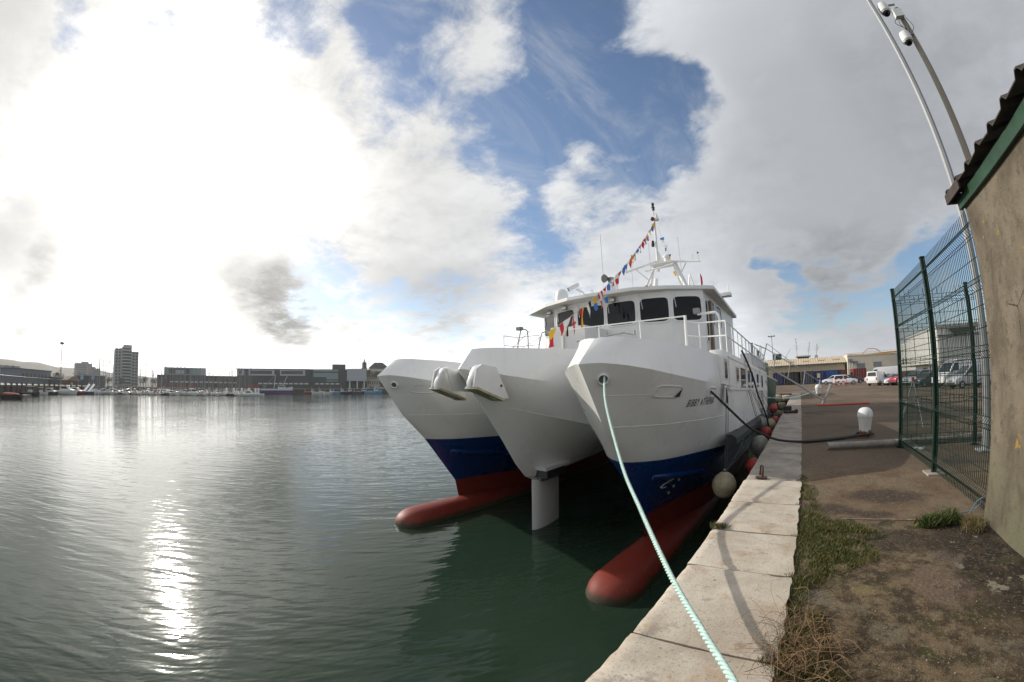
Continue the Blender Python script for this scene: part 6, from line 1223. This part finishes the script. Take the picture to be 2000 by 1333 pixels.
# old town on its wooded hill, distant hills
def hill(name, prof, depth, m, z0=-2):
    g = MB(); front = []; top = []; back = []
    for az, r, h in prof: a = polar(az, r); b_ = polar(az, r + depth * .5); c_ = polar(az, r + depth); front.append((*a, z0)); top.append((*b_, h)); back.append((*c_, z0))
    mid = [tuple(Vector(f).lerp(Vector(t_), .55) + Vector((0, 0, (t_[2] - f[2]) * .28))) for f, t_ in zip(front, top)]
    g.loft([front, mid, top, back], 0, closed=False); o = g.build(name, m, smooth=True, angle=180, fix=False); o['kind'] = 'structure'; return o
M_HILL = mat('hillside', (.085, .08, .058), .95, var=.45, vscale=.012); M_HILLW = mat('wooded_hill', (.055, .052, .03), .95, var=.5, vscale=.05)
pr = []
for k in range(40): az = lerp(-128, -84, k / 39); pr.append((az, 1500, 36 + (az < -90) * (-90 - az) * 2.5 + 9 * mn.noise((k * .45, 0, 2))))
hill('hills', pr, 900, M_HILL)
hill('hill', [(-66, 395, 10), (-65, 395, 19), (-64, 395, 21), (-62, 395, 22.5), (-60.5, 395, 23), (-59, 395, 23), (-56, 400, 22), (-50, 420, 20), (-44, 450, 12)], 120, M_HILLW)
bf = thing('belfry', 'slim dark belfry with a pale lantern on the wooded town hill', 'belfry', (*polar(-62.6, 455), 18)); x, y = polar(-62.6, 455); MB().prism([(x - 1.9, y - 1.9), (x + 1.9, y - 1.9), (x + 1.9, y + 1.9), (x - 1.9, y + 1.9)], 10, 30.5).build('tower', mat('belfry_stone', (.10, .08, .07), .9), bf); MB().lathe([(1.2, 30.5), (1.2, 32.6), (.8, 33.2), (.1, 34.5)], (x, y, 0), 8).build('lantern', M_CREAMS, bf)
F = frame(-61.8, 460, -59.2, 462); ch = thing('town_hall', 'broad dark building with a hipped roof beside the belfry', 'building', F[0]); L_ = F[3]; fbox(MB(), F, 0, L_, 0, 14, 10, 25).build('wall', M_FLAT, ch); a, d, n, _ = F; MB().loft([[P_(u, v, z) for u, v, z in ()] if 0 else [tuple(a + d * u + n * v + Vector((0, 0, 25))) for u, v in ((-1, -1), (L_ + 1, -1), (L_ + 1, 15), (-1, 15))], [tuple(a + d * u + n * v + Vector((0, 0, 31))) for u, v in ((L_ * .28, 5), (L_ * .72, 5), (L_ * .72, 9), (L_ * .28, 9))]], 0).build('roof', mat('slate_roof', (.045, .04, .04), .7), ch)
# trees: tapered trunk, limbs and a crown of many small leaf faces
M_BARK = mat('bark', (.06, .045, .035), .9); M_LEAFS = [mat('leaf_dark', (.04, .042, .02), .8), mat('leaf_mid', (.065, .062, .03), .8), mat('leaf_brown', (.085, .06, .035), .8)]
def tree(x, y, z0, h, label, proto=None):
    t = thing('tree', label, 'tree', (x, y, z0), 'bare and leafy trees behind the quays'); g = MB().tube([(x, y, z0), (x + .1, y, z0 + h * .3), (x, y + .1, z0 + h * .62)], [h * .035, h * .026, h * .012], 6); tips = []
    for k in range(7):
        a = rnd.uniform(0, 2 * PI); zz = z0 + h * rnd.uniform(.28, .55); e = (x + math.cos(a) * h * rnd.uniform(.18, .34), y + math.sin(a) * h * rnd.uniform(.18, .34), zz + h * rnd.uniform(.15, .38)); g.tube([(x, y, zz), e], [h * .014, h * .004], 4); tips.append(e)
    g.build('trunk', M_BARK, t); g = MB(); tips.append((x, y, z0 + h * .8))
    for _ in range(430):
        c = rnd.choice(tips); s = h * .13; p = Vector((c[0] + rnd.gauss(0, s), c[1] + rnd.gauss(0, s), c[2] + rnd.gauss(0, s * .8))); q = h * rnd.uniform(.025, .05); a = Vector((rnd.uniform(-1, 1), rnd.uniform(-1, 1), rnd.uniform(-1, 1))) * q; b_ = Vector((rnd.uniform(-1, 1), rnd.uniform(-1, 1), rnd.uniform(-1, 1))) * q
        g.add([p - a, p + b_, p + a, p - b_], [(0, 1, 2, 3)], rnd.choices((0, 1, 2), (4, 3, 2))[0])
    g.build('crown', M_LEAFS, t, fix=False); return t
for az, r, h, l in ((-110.4, 330, 11, 'dark tree at the far left behind the piled quay'), (-109.6, 335, 10, 'second dark tree from the left behind the piled quay'), (-108.9, 320, 9, 'small tree standing at the left end of the blue grey shed'), (-104.0, 345, 10, 'tree beside the lighting mast behind the low dark shed'), (-101.5, 360, 9, 'bushy tree in front of the pale slab of flats'), (-100.6, 365, 10, 'tree between the flats and the blue banners'), (-97.9, 370, 9, 'tree just left of the tower block'), (-96.2, 375, 8, 'low tree at the foot of the tower block'), (-93.2, 380, 9, 'tree at the right foot of the tower block'), (-91.6, 385, 8, 'low tree between the tower block and the dark glass terminal')): x, y = polar(az, r); tree(x, y, .5, h, l)
for k in range(12): az = -64.6 + .72 * k; x, y = polar(az, 405 + 8 * (k % 3)); tree(x, y, 9.5, rnd.uniform(9, 13), 'dark tree on the slope of the wooded town hill')
# fishing boats along the far quay
FB = 'small fishing boats along the far quay'
tr = fishing('blue and white trawler with a red bottom moored left of the dark halls', M_GEL, 20); tr.location = (*polar(-75.0, 318), WZ); tr.rotation_euler = (0, 0, R(62)); tr.scale = (1.25,) * 3
for c in kids(tr):
    if c.name.startswith('hull'):
        hm = bpy.data.materials.new('trawler_hull'); hm.use_nodes = True; b = NB(hm.node_tree); tc = b.new('ShaderNodeTexCoord'); sp = b.new('ShaderNodeSeparateXYZ'); b.L.new(tc.outputs['Object'], sp.inputs[0]); cc = b.mix(b.smooth(sp.outputs[2], .8, .85), (.25, .03, .03), (.02, .05, .22)); cc = b.mix(b.smooth(sp.outputs[2], 2.3, 2.35), cc, (.6, .6, .58)); b.L.new(cc, hm.node_tree.nodes['Principled BSDF'].inputs['Base Color']); c.data.materials[0] = hm
g = MB().rod((-2, 0, 3), (-1, 0, 12), .2).rod((3, 0, 4), (6.5, 0, 11), .18).rod((-1, 0, 12), (-8, 0, 4), .05); o = g.build('derrick', M_CREAMS, None); o.parent = tr
mkf = {'fish_white': lambda: fishing('x', M_GEL), 'fish_blue': lambda: fishing('x', M_LBLUE), 'fish_navy': lambda: fishing('x', M_NAVY), 'fish_red': lambda: fishing('x', M_REDH)}
for az, r, k, rz, s, l in ((-70.3, 326, 'fish_red', 80, .95, 'small red and white fishing boat leftmost along the far quay'), (-69.2, 324, 'fish_white', 65, .95, 'small white fishing boat second along the far quay'), (-67.6, 322, 'fish_white', 100, .9, 'white fishing boat beneath the banded hall, third along the far quay'), (-66.1, 320, 'fish_blue', 70, 1.05, 'sky blue fishing boat left of the navy boat by the far quay'), (-65.0, 319, 'fish_navy', 78, 1.1, 'navy fishing boat below the blank grey box'), (-63.1, 316, 'fish_navy', 66, 1.15, 'low navy fishing boat lying before the stone quay right of the grey box'), (-61.3, 312, 'fish_blue', 74, 1.25, 'bright sky blue fishing boat nearest the bow of the white ship')):
    x, y = polar(az, r); moor('f', k, mkf[k], x, y, rz, l, s, FB)
for i, (az, col) in enumerate(((-62.9, 'white'), (-62.2, 'silver'), (-61.5, 'dark'), (-60.9, 'white'), (-60.3, 'silver'), (-64.0, 'red'), (-66.8, 'white'), (-68.2, 'grey'))):
    x, y = polar(az, 343); o = park('hatch', x, y, 25 + 12 * i, col, ['white car leftmost of the group parked on the far quay by the cream house', 'silver car on the far quay before the cream house', 'dark car on the far quay between two pale cars', 'white car on the far quay before the brick warehouse row', 'silver car on the far quay nearest the white ship bow', 'red car under the raised blank grey box on the far quay', 'white car on the far quay under the banded hall', 'grey car on the far quay left of the banded hall'][i], 1.5); o.location.z = .56; o['group'] = 'cars parked on the far quay'
# ---------------------------------------------------------------- damp harbour air
hm = bpy.data.materials.new('harbour_air'); hm.use_nodes = True; nt = hm.node_tree; nt.nodes.remove(nt.nodes['Principled BSDF'])
pv = nt.nodes.new('ShaderNodeVolumePrincipled'); pv.inputs['Color'].default_value = (.93, .94, .95, 1); pv.inputs['Density'].default_value = .00012; pv.inputs['Anisotropy'].default_value = .35
nt.links.new(pv.outputs[0], nt.nodes['Material Output'].inputs['Volume'])
hz = MB().box(-2650, 950, -1600, 2500, -9, 90).build('haze', hm); tag(hz, 'thin pale harbour haze filling the air over the basin and the quays', 'haze', kind='stuff')
